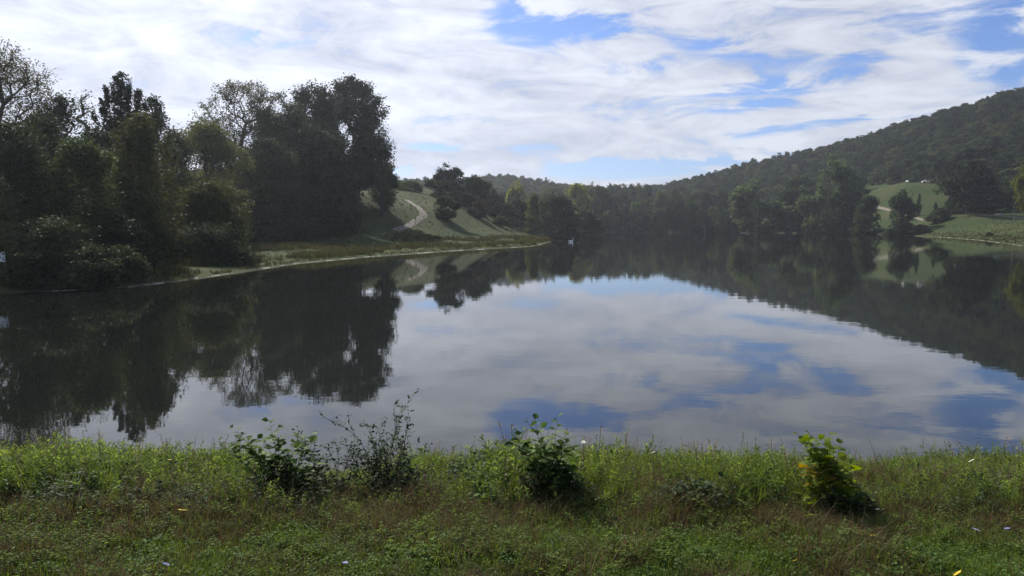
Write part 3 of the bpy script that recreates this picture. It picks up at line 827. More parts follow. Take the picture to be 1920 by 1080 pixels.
def scatter(name, pts, rots, scl, idx, coll, kind='stuff', label=None):
    me = bpy.data.meshes.new(name)
    pts = np.asarray(pts, np.float32); n_ = len(pts)
    me.vertices.add(n_); me.vertices.foreach_set('co', pts.ravel())
    a = me.attributes.new('rot', 'FLOAT_VECTOR', 'POINT'); a.data.foreach_set('vector', np.asarray(rots, np.float32).ravel())
    a = me.attributes.new('scl', 'FLOAT_VECTOR', 'POINT'); a.data.foreach_set('vector', np.asarray(scl, np.float32).ravel())
    a = me.attributes.new('pick', 'INT', 'POINT'); a.data.foreach_set('value', np.asarray(idx, np.int32))
    ob = bpy.data.objects.new(name, me); COL.objects.link(ob)
    ng = bpy.data.node_groups.new(name, 'GeometryNodeTree')
    ng.interface.new_socket('Geometry', in_out='INPUT', socket_type='NodeSocketGeometry')
    ng.interface.new_socket('Geometry', in_out='OUTPUT', socket_type='NodeSocketGeometry')
    gi, go = ng.nodes.new('NodeGroupInput'), ng.nodes.new('NodeGroupOutput')
    iop = ng.nodes.new('GeometryNodeInstanceOnPoints'); ci__ = ng.nodes.new('GeometryNodeCollectionInfo')
    ci__.inputs['Collection'].default_value = coll; ci__.inputs['Separate Children'].default_value = True; ci__.inputs['Reset Children'].default_value = True
    def na_(nm, t):
        x = ng.nodes.new('GeometryNodeInputNamedAttribute'); x.data_type = t; x.inputs['Name'].default_value = nm; return x.outputs['Attribute']
    er = ng.nodes.new('FunctionNodeEulerToRotation')
    ng.links.new(na_('rot', 'FLOAT_VECTOR'), er.inputs[0])
    ng.links.new(gi.outputs[0], iop.inputs['Points']); ng.links.new(ci__.outputs[0], iop.inputs['Instance'])
    iop.inputs['Pick Instance'].default_value = True
    ng.links.new(na_('pick', 'INT'), iop.inputs['Instance Index']); ng.links.new(er.outputs[0], iop.inputs['Rotation'])
    ng.links.new(na_('scl', 'FLOAT_VECTOR'), iop.inputs['Scale']); ng.links.new(iop.outputs[0], go.inputs[0])
    md = ob.modifiers.new('scatter', 'NODES'); md.node_group = ng
    tag(ob, kind=kind, label=label)
    return ob


wood_protos = []
for i, (sd, shp, rr, mt, lb) in enumerate([(31, 'oak', 4.2, 'dark', 10), (32, 'round', 4.0, 'mid', 9), (33, 'dome', 4.4, 'dark', 12), (34, 'oak', 3.8, 'mid', 8), (35, 'cone', 2.8, 'dark', 10), (36, 'oak', 4.2, 'olive', 9), (37, 'round', 3.6, 'light', 8), (38, 'cone', 2.6, 'mid', 8), (39, 'dome', 4.6, 'russet', 7)]):
    WV, WF, LV, LF, tint = make_tree_data(seed=sd, H=10, Rd=rr, cb=0.05, shape=shp, tips=200, lpt=24, leaf=0.62, sigma=0.45, lobes=lb, surf=0.85, twigs=False)
    o_ = mesh_obj('wood_tree_%d' % i, LV, LF, M[mt], tint=tint, link=False)
    wood_protos.append(o_)
wood_coll = make_collection(wood_protos, 'wood_kinds')
# meadow masks in plan
def in_poly(x, y, poly):
    ins = np.zeros(x.shape, bool)
    for i in range(len(poly)):
        ax, ay = poly[i]; bx, by = poly[(i + 1) % len(poly)]
        c = (ay > y) != (by > y)
        ins ^= c & (x < ax + (y - ay) * (bx - ax) / ((by - ay) or 1e-9))
    return ins
def plan(pl): return [tuple(pix(px, 400, D)[:2]) for px, D in pl]
clear_r = plan([(1602, 300)] + [(q, float(on_ground(q, 342 if 1685 < q < 1755 else 348)[1])) for q in range(1612, 1810, 16)] + [(1850, 275), (1950, 262), (2600, 230), (2600, 60), (1600, 60)])
clear_l = [(-400, -50), (-400, 20), (-60, 60), (-66, 110), (-50, 180), (-40, 240), (0, 262), (12, 275), (18, 340), (60, 352), (150, 60), (60, -80)]
cx, cy = [], []
gx_, gy_ = np.meshgrid(np.arange(-420, 620, 6.2), np.arange(60, 760, 6.2))
gx_ = (gx_ + rng.uniform(-2.6, 2.6, gx_.shape)).ravel(); gy_ = (gy_ + rng.uniform(-2.6, 2.6, gy_.shape)).ravel()
sd_ = lake_sd(gx_, gy_)
azp = gx_ / np.maximum(gy_, 1)
keep = (sd_ > 5) & ~in_poly(gx_, gy_, clear_r) & ~in_poly(gx_, gy_, clear_l) & (np.abs(azp) < 0.95) & (gy_ > 150)
keep &= ~((gx_ < 0) & (gy_ < 300) & (gx_ > -75))
gx_, gy_ = gx_[keep], gy_[keep]
gzv = ground_z(gx_, gy_)
hh = rng.uniform(0.8, 1.15, len(gx_)) * np.where(rng.random(len(gx_)) < 0.04, 1.2, 1.0)
ss = rng.uniform(0.85, 1.25, len(gx_))
hh = np.where(gx_ < -20, hh * 0.9, hh)
scatter('far_woods', np.stack([gx_, gy_, gzv - 0.5], 1), np.stack([0 * gx_, 0 * gx_, rng.uniform(0, 6.28, len(gx_))], 1), np.stack([ss, ss, hh], 1),
        rng.choice(9, len(gx_), p=[.22, .20, .17, .13, .07, .09, .04, .05, .03]), wood_coll, label='dense mixed woodland covering the hills beyond the lake')
print('woods', len(gx_))

# ------------------------------------------------------------------ plants of the near bank
def blade(rg, base, h, w, lean, az_, seg=3):
    """curved grass blade -> verts, faces"""
    Vv, Ff = [], []
    d = np.array([math.cos(az_), math.sin(az_), 0]); s = np.array([-d[1], d[0], 0])
    for i in range(seg + 1):
        t = i / seg
        c = base + d * lean * h * t * t + np.array([0, 0, h * (t - 0.35 * lean * t * t)])
        ww = w * (1 - t) ** 0.7 * 0.5
        if i < seg: Vv += [c - s * ww, c + s * ww]
        else: Vv += [c]
    for i in range(seg - 1):
        a = 2 * i; Ff.append((a, a + 1, a + 3, a + 2))
    a = 2 * (seg - 1); Ff.append((a, a + 1, a + 2))
    return Vv, Ff


class Acc:
    def __init__(s): s.V, s.F, s.T = [], [], []
    def add(s, V_, F_, t):
        n_ = len(s.V); s.V += [tuple(v) for v in V_]; s.F += [tuple(i + n_ for i in f) for f in F_]; s.T += [t] * len(V_)
    def obj(s, name, mat, parent=None, link=True): return mesh_obj(name, s.V, s.F, mat, parent, tint=s.T, link=link)


def tuft(name, seed_, nb, hmin, hmax, w, spread, mat, leanmax=0.7, seg=3):
    rg = np.random.default_rng(seed_); A = Acc()
    for _ in range(nb):
        a = rg.uniform(0, 6.28); r = spread * math.sqrt(rg.random())
        Vv, Ff = blade(rg, np.array([math.cos(a) * r, math.sin(a) * r, -0.01]), rg.uniform(hmin, hmax), w * rg.uniform(0.6, 1.3), rg.uniform(0.1, leanmax), rg.uniform(0, 6.28), seg)
        A.add(Vv, Ff, min(1.0, rg.beta(1.6, 2.2) + (0.35 if rg.random() < 0.08 else 0)))
    return A.obj(name, mat, link=False)


def leafshape(L_, w, fold=0.25, lobes=0, curl=0.15):
    """a leaf lying along +Y, folded on the midrib; returns V,F"""
    if lobes == 0:
        ts = [0, .18, .42, .68, .88, 1.0]; ws = [0.06, .62, 1.0, .82, .42, 0.0]
    else:
        ts = [0, .10, .22, .34, .46, .56, .70, .80, 1.0]; ws = [.08, .55, 1.05, .62, .98, .55, .70, .30, 0.0]
    Vv, Ff = [], []
    for t, q in zip(ts, ws):
        z = -curl * L_ * t * t
        x = w * 0.5 * q; zz2 = abs(x) * fold
        Vv += [(-x, t * L_, z + zz2), (0, t * L_, z), (x, t * L_, z + zz2)]
    for i in range(len(ts) - 1):
        a = 3 * i; Ff += [(a, a + 1, a + 4, a + 3), (a + 1, a + 2, a + 5, a + 4)]
    return np.array(Vv), Ff


def orient(V_, d, rg, roll=None):
    """turn +Y towards d, keep the blade roughly face up"""
    d = np.array(d, float); d /= np.linalg.norm(d)
    up = np.array([0, 0, 1.0]) + rg.normal(size=3) * 0.35
    x = np.cross(d, up); x /= np.linalg.norm(x) + 1e-9
    z = np.cross(x, d)
    return V_[:, :1] * x + V_[:, 1:2] * d + V_[:, 2:3] * z, (x, d, z)


def weed(name, seed_, h, nl, L_, w, mat, whorl=True, wavy=0.05, bushy=0):
    rg = np.random.default_rng(seed_); A = Acc()
    d = rg.normal(size=2) * wavy
    def P_(t): return np.array([d[0] * h * t * t + 0.01 * math.sin(5 * t), d[1] * h * t * t, h * t])
    ks = 6
    segs = [(P_(i / ks), P_((i + 1) / ks), 0.0022 * (1.15 - i / ks), 0.0022 * (1.15 - (i + 1) / ks)) for i in range(ks)]
    Vt, Ft = tube_mesh(segs, 3); A.add(Vt, Ft.tolist(), 0.35)
    for i in range(nl):
        t = 0.12 + 0.88 * (i + 0.5) / nl; a = i * 2.4 + rg.uniform(-.4, .4)
        el_ = rg.uniform(0.05, 0.6) + (0.6 * t if whorl else 0)
        sz = rg.uniform(0.7, 1.2) * (1.0 - 0.45 * t)
        Vl, Fl = leafshape(L_ * sz, w * sz, curl=0.25)
        Vl, _ = orient(Vl, (math.cos(a) * math.cos(el_), math.sin(a) * math.cos(el_), math.sin(el_)), rg)
        A.add(Vl + P_(t), Fl, float(np.clip(rg.beta(2, 2) * 0.8 + 0.2 * t, 0, 1)))
    for j in range(bushy):
        a = rg.uniform(0, 6.28); t0 = rg.uniform(0.3, 0.8); q0 = P_(t0); ln_ = h * rg.uniform(0.2, 0.4)
        dirv = np.array([math.cos(a) * 0.7, math.sin(a) * 0.7, 0.8]); q1 = q0 + dirv * ln_
        Vt, Ft = tube_mesh([(q0, q1, 0.0013, 0.0008)], 3); A.add(Vt, Ft.tolist(), 0.35)
        for i in range(7):
            t = (i + 1) / 7; aa = i * 2.4
            Vl, Fl = leafshape(L_ * 0.6, w * 0.6, curl=0.2)
            Vl, _ = orient(Vl, (math.cos(aa), math.sin(aa), 0.7), rg)
            A.add(Vl + q0 + (q1 - q0) * t, Fl, float(rg.uniform(0.3, 0.9)))
    return A.obj(name, mat, link=False)


def herb(name, seed_, nst, h, nl, L_, w, mat, spread):
    """low mat of broad little leaves"""
    rg = np.random.default_rng(seed_); A = Acc()
    for _ in range(nst):
        a = rg.uniform(0, 6.28); r = spread * math.sqrt(rg.random()); b0 = np.array([math.cos(a) * r, math.sin(a) * r, 0]); hh_ = h * rg.uniform(0.5, 1.1)
        top_ = b0 + np.array([rg.normal() * 0.3 * hh_, rg.normal() * 0.3 * hh_, hh_])
        Vt, Ft = tube_mesh([(b0, top_, 0.0012, 0.0007)], 3); A.add(Vt, Ft.tolist(), 0.3)
        for i in range(nl):
            t = 0.35 + 0.65 * (i + 1) / nl; aa = i * 2.2 + rg.uniform(0, 1)
            Vl, Fl = leafshape(L_ * rg.uniform(.6, 1.2), w * rg.uniform(.6, 1.2), curl=0.2)
            Vl, _ = orient(Vl, (math.cos(aa), math.sin(aa), rg.uniform(0, .5)), rg)
            A.add(Vl + b0 + (top_ - b0) * t, Fl, float(rg.beta(2, 2)))
    return A.obj(name, mat, link=False)


# short turf -------------------------------------------------------------
turf = [tuft('turf_a', 1, 26, .03, .09, .0045, .05, M['grass']), tuft('turf_b', 2, 24, .04, .11, .004, .055, M['grass']),
        tuft('turf_c', 3, 20, .05, .13, .0035, .05, M['dry'], 0.5), herb('turf_d', 4, 12, .05, 4, .016, .012, M['clover'], .06),
        herb('turf_e', 5, 9, .07, 5, .022, .010, M['weed'], .06), tuft('turf_f', 6, 9, .10, .20, .003, .05, M['dry'], 0.9, 4)]
turf_coll = make_collection(turf, 'turf_kinds')
def field(n_, y0, y1, xk=0.78, x0=0.6):
    y = np.sqrt(rng.uniform(y0 * y0, y1 * y1, n_)); x = rng.uniform(-1, 1, n_) * (y * xk + x0)
    return x, y
x, y = field(36000, 2.3, 5.2)
g = ground_z(x, y)
nz = vnoise(x / 0.55, y / 0.4, 21) * 0.6 + vnoise(x / 0.18, y / 0.15, 22) * 0.4
nz = nz + np.interp(y, [3.3, 3.75, 4.05, 4.6], [-0.10, -0.02, 0.16, 0.18])
pick = np.where(nz < 0.36, rng.choice([0, 1, 3, 4], len(x), p=[.4, .35, .15, .1]), np.where(nz < 0.60, rng.choice([0, 1, 2, 3, 4, 5], len(x), p=[.26, .2, .24, .12, .12, .06]), rng.choice([1, 2, 4, 5], len(x), p=[.26, .52, .12, .10])))
sc_ = rng.uniform(0.55, 1.25, len(x)) * np.interp(y, [2.3, 4.0, 5.0], [0.9, 1.05, 1.6]) * (0.7 + 0.7 * vnoise(x / 0.32, y / 0.3, 24))
rot = np.stack([rng.normal(0, .12, len(x)), rng.normal(0, .12, len(x)), rng.uniform(0, 6.28, len(x))], 1)
scatter('meadow_grass', np.stack([x, y, g], 1), rot, np.stack([sc_] * 3, 1), pick, turf_coll, label='short mixed grass and clover of the near bank')

# tall bank weeds ----------------------------------------------------------
tall = [weed('tall_a', 41, .34, 34, .062, .016, M['weed']), weed('tall_b', 42, .28, 28, .055, .019, M['weed'], bushy=3), weed('tall_c', 43, .38, 34, .05, .010, M['weed']),
        tuft('tall_d', 44, 26, .15, .36, .0055, .06, M['grass'], 0.7, 4), herb('tall_e', 45, 16, .17, 6, .036, .026, M['clover'], .09),
        herb('tall_f', 46, 14, .20, 7, .040, .028, M['bramble'], .10), tuft('tall_g', 47, 16, .2, .42, .0035, .06, M['dry'], 0.6, 4),
        tuft('tall_h', 48, 30, .12, .28, .006, .07, M['grass'], 0.9, 4)]
def dry_stem(name, sd):
    rg = np.random.default_rng(sd); A = Acc(); h = .42; p = [np.array([.05 * t * t, .02 * math.sin(4 * t), h * t]) for t in np.linspace(0, 1, 7)]
    Vt, Ft = tube_mesh([(p[i], p[i + 1], .0016, .0013) for i in range(6)], 3); A.add(Vt, Ft.tolist(), .9)
    for i in range(16):
        t = rg.uniform(.68, 1); q = p[0] + np.array([.05 * t * t, .02 * math.sin(4 * t), h * t]); a = rg.uniform(0, 6.28)
        Vl, Fl = leafshape(.022, .006, .1, 0, .1); Vl, _ = orient(Vl, (math.cos(a), math.sin(a), .9), rg); A.add(Vl + q, Fl, .97)
    return A.obj(name, M['dry'], link=False)
tall += [dry_stem('tall_i', 71)]
tall_coll = make_collection(tall, 'weed_kinds')
x, y = field(26000, 4.25, 8.4, 0.80)
x0_, y0_ = x, y
s_ = lake_sd(x, y); ok = s_ > 0.15; x, y = x[ok], y[ok]
g = ground_z(x, y)
nz = vnoise(x / 0.8, y / 0.5, 31); n2_ = vnoise(x / 0.35 + 9, y / 0.35, 32)
isgrass = np.clip(np.interp(x, [0.3, 0.9, 2.0, 3.2], [0.15, 1, 0.8, .5]), 0, 1)   # the bright grassy stretch right of the middle
pick = np.zeros(len(x), int)
for i in range(len(x)):
    if n2_[i] > 0.66: p_ = [.08, .1, .04, .12, .2, .36, .04, .06]
    elif nz[i] > 0.5: p_ = [.16, .22, .10, .08, .26, .06, .04, .08]
    else: p_ = [.12, .16, .08, .16, .26, .06, .04, .12]
    if rng.random() < isgrass[i] * 0.75: p_ = [.06, .06, .04, .42, .05, .0, .07, .30]
    pick[i] = 8 if rng.random() < 0.035 else rng.choice(8, p=np.array(p_) / sum(p_))
hump = 0.50 + 0.88 * vnoise(x / 0.45, y / 1.2, 33)
front = np.interp(y + 0.45 * (vnoise(x / 0.5, y * 0 + 3, 41) - 0.5), [4.30, 4.42, 4.62, 5.6], [0.30, 0.75, 1.0, 1.0])
side = np.interp(x / y, [-0.7, -0.35, -0.26, -0.1, 0.05, 0.35, 0.7], [0.86, 0.86, 0.66, 1.0, 0.98, 0.84, 0.95])
sc_ = rng.uniform(0.7, 1.1, len(x)) * hump * front * side
rot = np.stack([rng.normal(0, .26, len(x)), rng.normal(0, .26, len(x)), rng.uniform(0, 6.28, len(x))], 1)
scatter('bank_weeds', np.stack([x, y, g], 1), rot, np.stack([sc_] * 3, 1), pick, tall_coll, label='tall tangled weeds and grass along the near bank')

# meadow tussocks and sedge across the water -------------------------------
sedges = [tuft('sedge_a', 51, 26, .25, .6, .05, .35, M['sedge'], 0.6), tuft('sedge_b', 52, 22, .3, .8, .05, .3, M['sedge'], 0.5), tuft('sedge_c', 53, 26, .2, .5, .05, .4, M['olive'], 0.7)]
sedge_coll = make_collection(sedges, 'sedge_kinds')
pts = []
def strip(pxs, n_, jit, scl):
    pl_ = [on_ground(*p)[:2] for p in pxs]
    for _ in range(n_):
        i = random.randrange(len(pl_) - 1); t = random.random(); q = pl_[i] * (1 - t) + pl_[i + 1] * t
        q = q + np.array([random.gauss(0, jit * 0.6), random.gauss(0, jit)])
        if lake_sd([q[0]], [q[1]])[0] > 0.3: pts.append((q[0], q[1], scl * random.uniform(0.6, 1.3)))
strip([(340, 497), (470, 491)], 420, 0.8, 1.3)
strip([(560, 483), (700, 472)], 420, 0.9, 1.1)
strip([(470, 470), (640, 462)], 300, 1.2, 1.0)
strip([(740, 449), (860, 451), (1000, 446)], 500, 1.6, 1.2)
strip([(620, 470), (760, 463), (860, 462), (960, 456), (1030, 452)], 700, 1.8, 1.0)
strip([(1000, 452), (1030, 449)], 260, 3.0, 1.3)
strip([(240, 515), (320, 512)], 120, 1.0, 1.2)
strip([(736, 434), (755, 429), (777, 417), (788, 404), (781, 392), (766, 383)], 40, 0.6, 0.45)
strip([(748, 434), (763, 429), (786, 417), (801, 404), (793, 391), (778, 381)], 40, 0.6, 0.45)
strip([(p_[0], p_[1] - 1.2) for p_ in shore[3:11]], 900, 0.5, 0.42)
strip([(p_[0], p_[1] - 1.0) for p_ in shore[19:24]], 300, 1.0, 0.5)
strip([(1650, 436), (1760, 441), (1850, 444), (1920, 450)], 320, 5.0, 0.9)
for _ in range(9000):
    px = random.uniform(300, 1040) if random.random() < 0.72 else random.uniform(1615, 1935); D = random.uniform(55, 230) if px < 1100 else random.uniform(130, 300)
    x_ = (px - 960) / F * D
    if lake_sd([x_], [D])[0] > 0.6: pts.append((x_, D, random.uniform(0.25, 0.75)))
pts = np.array(pts)
g = ground_z(pts[:, 0], pts[:, 1])
scatter('tussock_grass', np.stack([pts[:, 0], pts[:, 1], g], 1), np.stack([0 * g, 0 * g, rng.uniform(0, 6.28, len(g))], 1), np.stack([pts[:, 2]] * 3, 1),
        rng.choice(3, len(g)), sedge_coll, label='rough tussock grass on the meadows across the water')

# ------------------------------------------------------------------ saplings with separate leaves
LEAFM = {}
def leaf_data(key, L_, w, fold, lob, curl, tintv, mat):
    V_, F_ = leafshape(L_, w, fold, lob, curl)
    o_ = mesh_obj('leaf', V_, F_, mat, tint=[tintv] * len(V_), link=False); LEAFM.setdefault(key, []).append(o_.data)
    bpy.data.objects.remove(o_)
for t in (0.15, 0.45, 0.7, 0.95):
    leaf_data('alder', .058, .046, .22, 0, .18, t, M['alder'])
    leaf_data('plane', .075, .072, .18, 1, .2, t * 0.8, M['plane'])
leaf_data('plane_old', .075, .07, .2, 1, .25, 1.0, M['plane'])
leaf_data('plane_old', .07, .07, .2, 1, .25, .93, M['plane'])
for t in (0.2, 0.5, 0.8):
    leaf_data('small', .032, .012, .2, 0, .2, t, M['weed'])
    leaf_data('bramble', .05, .036, .2, 0, .2, t, M['bramble'])


def put_leaf(parent, key, pos, d, rg, s):
    me = random.choice(LEAFM[key]); o_ = bpy.data.objects.new('leaf', me)
    _, (x_, y_, z_) = orient(np.zeros((1, 3)), d, rg)
    m = Matrix((( x_[0] * s, y_[0] * s, z_[0] * s, pos[0]), (x_[1] * s, y_[1] * s, z_[1] * s, pos[1]), (x_[2] * s, y_[2] * s, z_[2] * s, pos[2]), (0, 0, 0, 1)))
    COL.objects.link(o_); o_.parent = parent; o_.matrix_local = m
    return o_


def sapling(name, label, base_px, tips_px, key, leaf_per=12, lscale=1.0, fill=0, fill_r=(0.25, 0.2, 0.2), fill_key=None, seed_=1, old=None, side=3, start=0.35, cat='sapling'):
    rg = np.random.default_rng(seed_)
    B = on_ground(*base_px); e = empty(name, tuple(B)); tag(e, label, cat)
    segs = []; leaves = []
    for tpx in tips_px:
        T = pix(tpx[0], tpx[1], B[1] + (tpx[2] if len(tpx) > 2 else rg.uniform(-.12, .12))) - B
        mid = T * 0.5 + np.array([-T[0] * 0.22, rg.normal() * 0.02, abs(T[0]) * 0.15])
        def Q(t, T=T, mid=mid): return 2 * t * (1 - t) * mid + t * t * T
        m_ = 8
        for i in range(m_):
            segs.append((Q(i / m_), Q((i + 1) / m_), .0042 * (1.1 - i / m_), .0042 * (1.1 - (i + 1) / m_)))
        ph = rg.uniform(0, 6.28)
        for i in range(leaf_per):
            t = start + (1 - start) * (i + 0.6) / leaf_per; a = ph + i * 2.4
            p = Q(t); s = lscale * rg.uniform(0.75, 1.15) * (1.0 if t < 0.85 else 0.72)
            d = np.array([math.cos(a), math.sin(a), rg.uniform(0.1, 0.9)])
            leaves.append((p + d / np.linalg.norm(d) * 0.008, d, s, t))
        for j in range(side):
            t0 = rg.uniform(0.35, 0.85); a = rg.uniform(0, 6.28); ln_ = rg.uniform(0.06, 0.13)
            d0 = np.array([math.cos(a), math.sin(a), 0.75]); q0 = Q(t0); q1 = q0 + d0 * ln_
            segs.append((q0, q1, .002, .0012))
            for i in range(5):
                t = (i + 1) / 5; aa = i * 2.4 + a; d = np.array([math.cos(aa), math.sin(aa), rg.uniform(0.1, .7)])
                leaves.append((q0 + (q1 - q0) * t, d, lscale * rg.uniform(.6, 1.0), t0))
    Vt, Ft = tube_mesh(segs, 5)
    mesh_obj('stem', Vt, Ft, M['twig'], e)
    rg.shuffle(leaves := np.array(leaves, dtype=object)) if False else None
    leaves = leaves[:280]
    for (p, d, s, t) in leaves:
        k_ = key
        if old and p[0] < old[0] and p[2] < old[1] and rg.random() < 0.4: k_ = 'plane_old'
        put_leaf(e, k_, p, d, rg, s)
    if fill:
        A = Acc(); fk = fill_key or key
        Lf, wf = {'alder': (.055, .042), 'plane': (.07, .066), 'bramble': (.048, .034), 'small': (.03, .012)}[fk]
        for _ in range(fill):
            u = rg.normal(size=3); u /= np.linalg.norm(u); r = rg.random() ** 0.4
            c = np.array([u[0] * fill_r[0], u[1] * fill_r[1], abs(u[2]) * fill_r[2] * 2]) * r
            Vl, Fl = leafshape(Lf * rg.uniform(.6, 1.1) * lscale, wf * rg.uniform(.6, 1.1) * lscale, .2, 1 if fk == 'plane' else 0, .2)
            Vl, _ = orient(Vl, (u[0] + rg.normal() * .4, u[1] + rg.normal() * .4, rg.uniform(-.2, .8)), rg)
            A.add(Vl + c, Fl, float(rg.beta(2, 2.5)))
        f_ = A.obj('foliage', M[fk], e); f_['kind'] = 'stuff'
    return e


sapling('alder_sapling', 'leafy alder sapling with rounded leaves at the left of the bank plants', (530, 960),
        [(405, 826), (436, 800), (468, 838), (505, 786), (520, 800), (560, 812), (596, 808), (480, 850), (545, 850), (620, 850), (585, 835), (455, 870), (500, 830)], 'alder', 15, 1.1, 1100, (.30, .17, .165), 'bramble', 3, start=0.42)
sapling('alder_sapling', 'dark alder sapling with notched round leaves in the middle of the bank', (1030, 966),
        [(962, 812), (1002, 786), (1012, 800), (1046, 780), (1066, 816), (985, 840), (1030, 830), (1080, 850)], 'alder', 18, 1.15, 1200, (.22, .16, .18), 'bramble', 5, start=0.42)
sapling('maple_sapling', 'bright yellow-green sapling with lobed leaves and an orange lower side', (1550, 968),
        [(1497, 812), (1510, 822), (1530, 818), (1555, 812), (1575, 830), (1598, 862), (1520, 880), (1600, 900), (1560, 860)], 'plane', 12, 0.95, 60, (.20, .14, .16), None, 8, old=(-0.05, 0.34), start=0.3)
sapling('bramble_bush', 'dark bramble clump in the shade at the foot of the yellow-green sapling', (1590, 972), [(1560, 925), (1600, 915), (1640, 930)], 'bramble', 7, 0.8, 420, (.20, .12, .07), None, 18, cat='bush')
sapling('bramble_bush', 'low black-green bramble clump left of the middle sapling', (868, 930), [(840, 868), (870, 850), (900, 872), (885, 880)], 'bramble', 9, 0.85, 420, (.22, .18, .13), None, 11, cat='bush')
sapling('bramble_bush', 'dark bramble clump at the foot of the wiry seeding weed', (760, 950), [(735, 880), (770, 866), (800, 880)], 'bramble', 9, 0.85, 460, (.26, .2, .14), None, 12, cat='bush')
sapling('bramble_bush', 'dark bramble clump under the left alder sapling', (590, 950), [(560, 880), (600, 872), (640, 884)], 'bramble', 9, 0.85, 460, (.26, .2, .14), None, 13, cat='bush')
sapling('bramble_bush', 'dark bramble clump close to the left edge of the bank', (40, 940), [(10, 878), (50, 870), (90, 880)], 'bramble', 9, 0.85, 460, (.3, .2, .13), None, 14, cat='bush')
sapling('bramble_bush', 'dark bramble clump between the left edge and the left sapling', (235, 935), [(200, 872), (240, 866), (280, 878)], 'bramble', 9, 0.85, 420, (.28, .2, .12), None, 15, cat='bush')
sapling('bramble_bush', 'dark bramble clump right of the yellow-green sapling', (1850, 950), [(1820, 900), (1850, 892), (1890, 900)], 'bramble', 9, 0.85, 380, (.26, .2, .11), None, 16, cat='bush')
sapling('bramble_bush', 'dark bramble clump sprawling right of the middle sapling', (1310, 955), [(1270, 905), (1320, 900), (1360, 915)], 'bramble', 7, 0.8, 420, (.32, .16, .09), None, 19, cat='bush')
sapling('maple_seedling', 'tiny yellow-green seedling in front of the yellow-green sapling', (1508, 985), [(1500, 962), (1512, 958), (1520, 966)], 'plane', 3, 0.5, 0, seed_=17, side=0, cat='seedling')


def wiry(name, label, base_px, ext, seed_):
    """thin branching weed with seed heads"""
    rg = np.random.default_rng(seed_); B = on_ground(*base_px); e = empty(name, tuple(B)); tag(e, label, 'weed')
    segs, heads, lv = [], [], []
    def grow(p, d, ln_, r, lvl):
        q = p
        for i in range(4):
            d2 = d + rg.normal(size=3) * 0.12; d2 /= np.linalg.norm(d2); q2 = q + d2 * ln_ / 4
            segs.append((q, q2, 1.5 * r * (1 - .12 * i), 1.5 * r * (1 - .12 * (i + 1)))); q = q2; d = d2
            for _z in range(2): lv.append((q + rg.normal(size=3) * .012, np.array([rg.normal(), rg.normal(), .4])))
            if lvl < 3 and rg.random() < (0.85 if lvl else 0.9):
                dd = d + rg.normal(size=3) * 0.55; dd[2] = abs(dd[2]) * 0.8 + .15; dd /= np.linalg.norm(dd)
                grow(q, dd, ln_ * rg.uniform(.35, .58), r * .6, lvl + 1)
        heads.append(q)
    for (px, py) in ext:
        T = pix(px, py, B[1] + rg.uniform(-.1, .1)) - B; ln_ = np.linalg.norm(T)
        grow(np.zeros(3), T / ln_, ln_ * 0.80, .0030, 1)
    Vt, Ft = tube_mesh(segs, 3); mesh_obj('stem', Vt, Ft, M['twig'], e)
    Vh, Fh = [], []
    for h in heads:
        r = rg.uniform(.0045, .008); b0 = len(Vh)
        Vh += [h + np.array(v) * r for v in ((1, 0, 0), (-1, 0, 0), (0, 1, 0), (0, -1, 0), (0, 0, 1.2), (0, 0, -1))]
        for (a, b_, c) in ((0, 2, 4), (2, 1, 4), (1, 3, 4), (3, 0, 4), (2, 0, 5), (1, 2, 5), (3, 1, 5), (0, 3, 5)): Fh.append((a + b0, b_ + b0, c + b0))
    o_ = mesh_obj('seed_heads', Vh, Fh, M['seed'], e); o_['kind'] = 'stuff'
    A = Acc()
    for (p, d) in lv:
        Vl, Fl = leafshape(.038 * rg.uniform(.5, 1.2), .014, .2, 0, .2); Vl, _ = orient(Vl, d, rg); A.add(Vl + p, Fl, float(rg.uniform(0, .5)))
    o_ = A.obj('foliage', M['bramble'], e); o_['kind'] = 'stuff'
    return e
wiry('wiry_weed', 'wiry branching weed with dark seed heads standing tallest against the water', (715, 950), [(640, 805), (690, 800), (705, 790), (718, 792), (732, 785), (752, 806), (770, 815), (650, 850), (680, 845), (720, 850), (750, 845)], 61)
wiry('wiry_weed', 'lower wiry weed with seed heads between the left sapling and the tallest weed', (625, 950), [(600, 830), (640, 840), (665, 835)], 62)

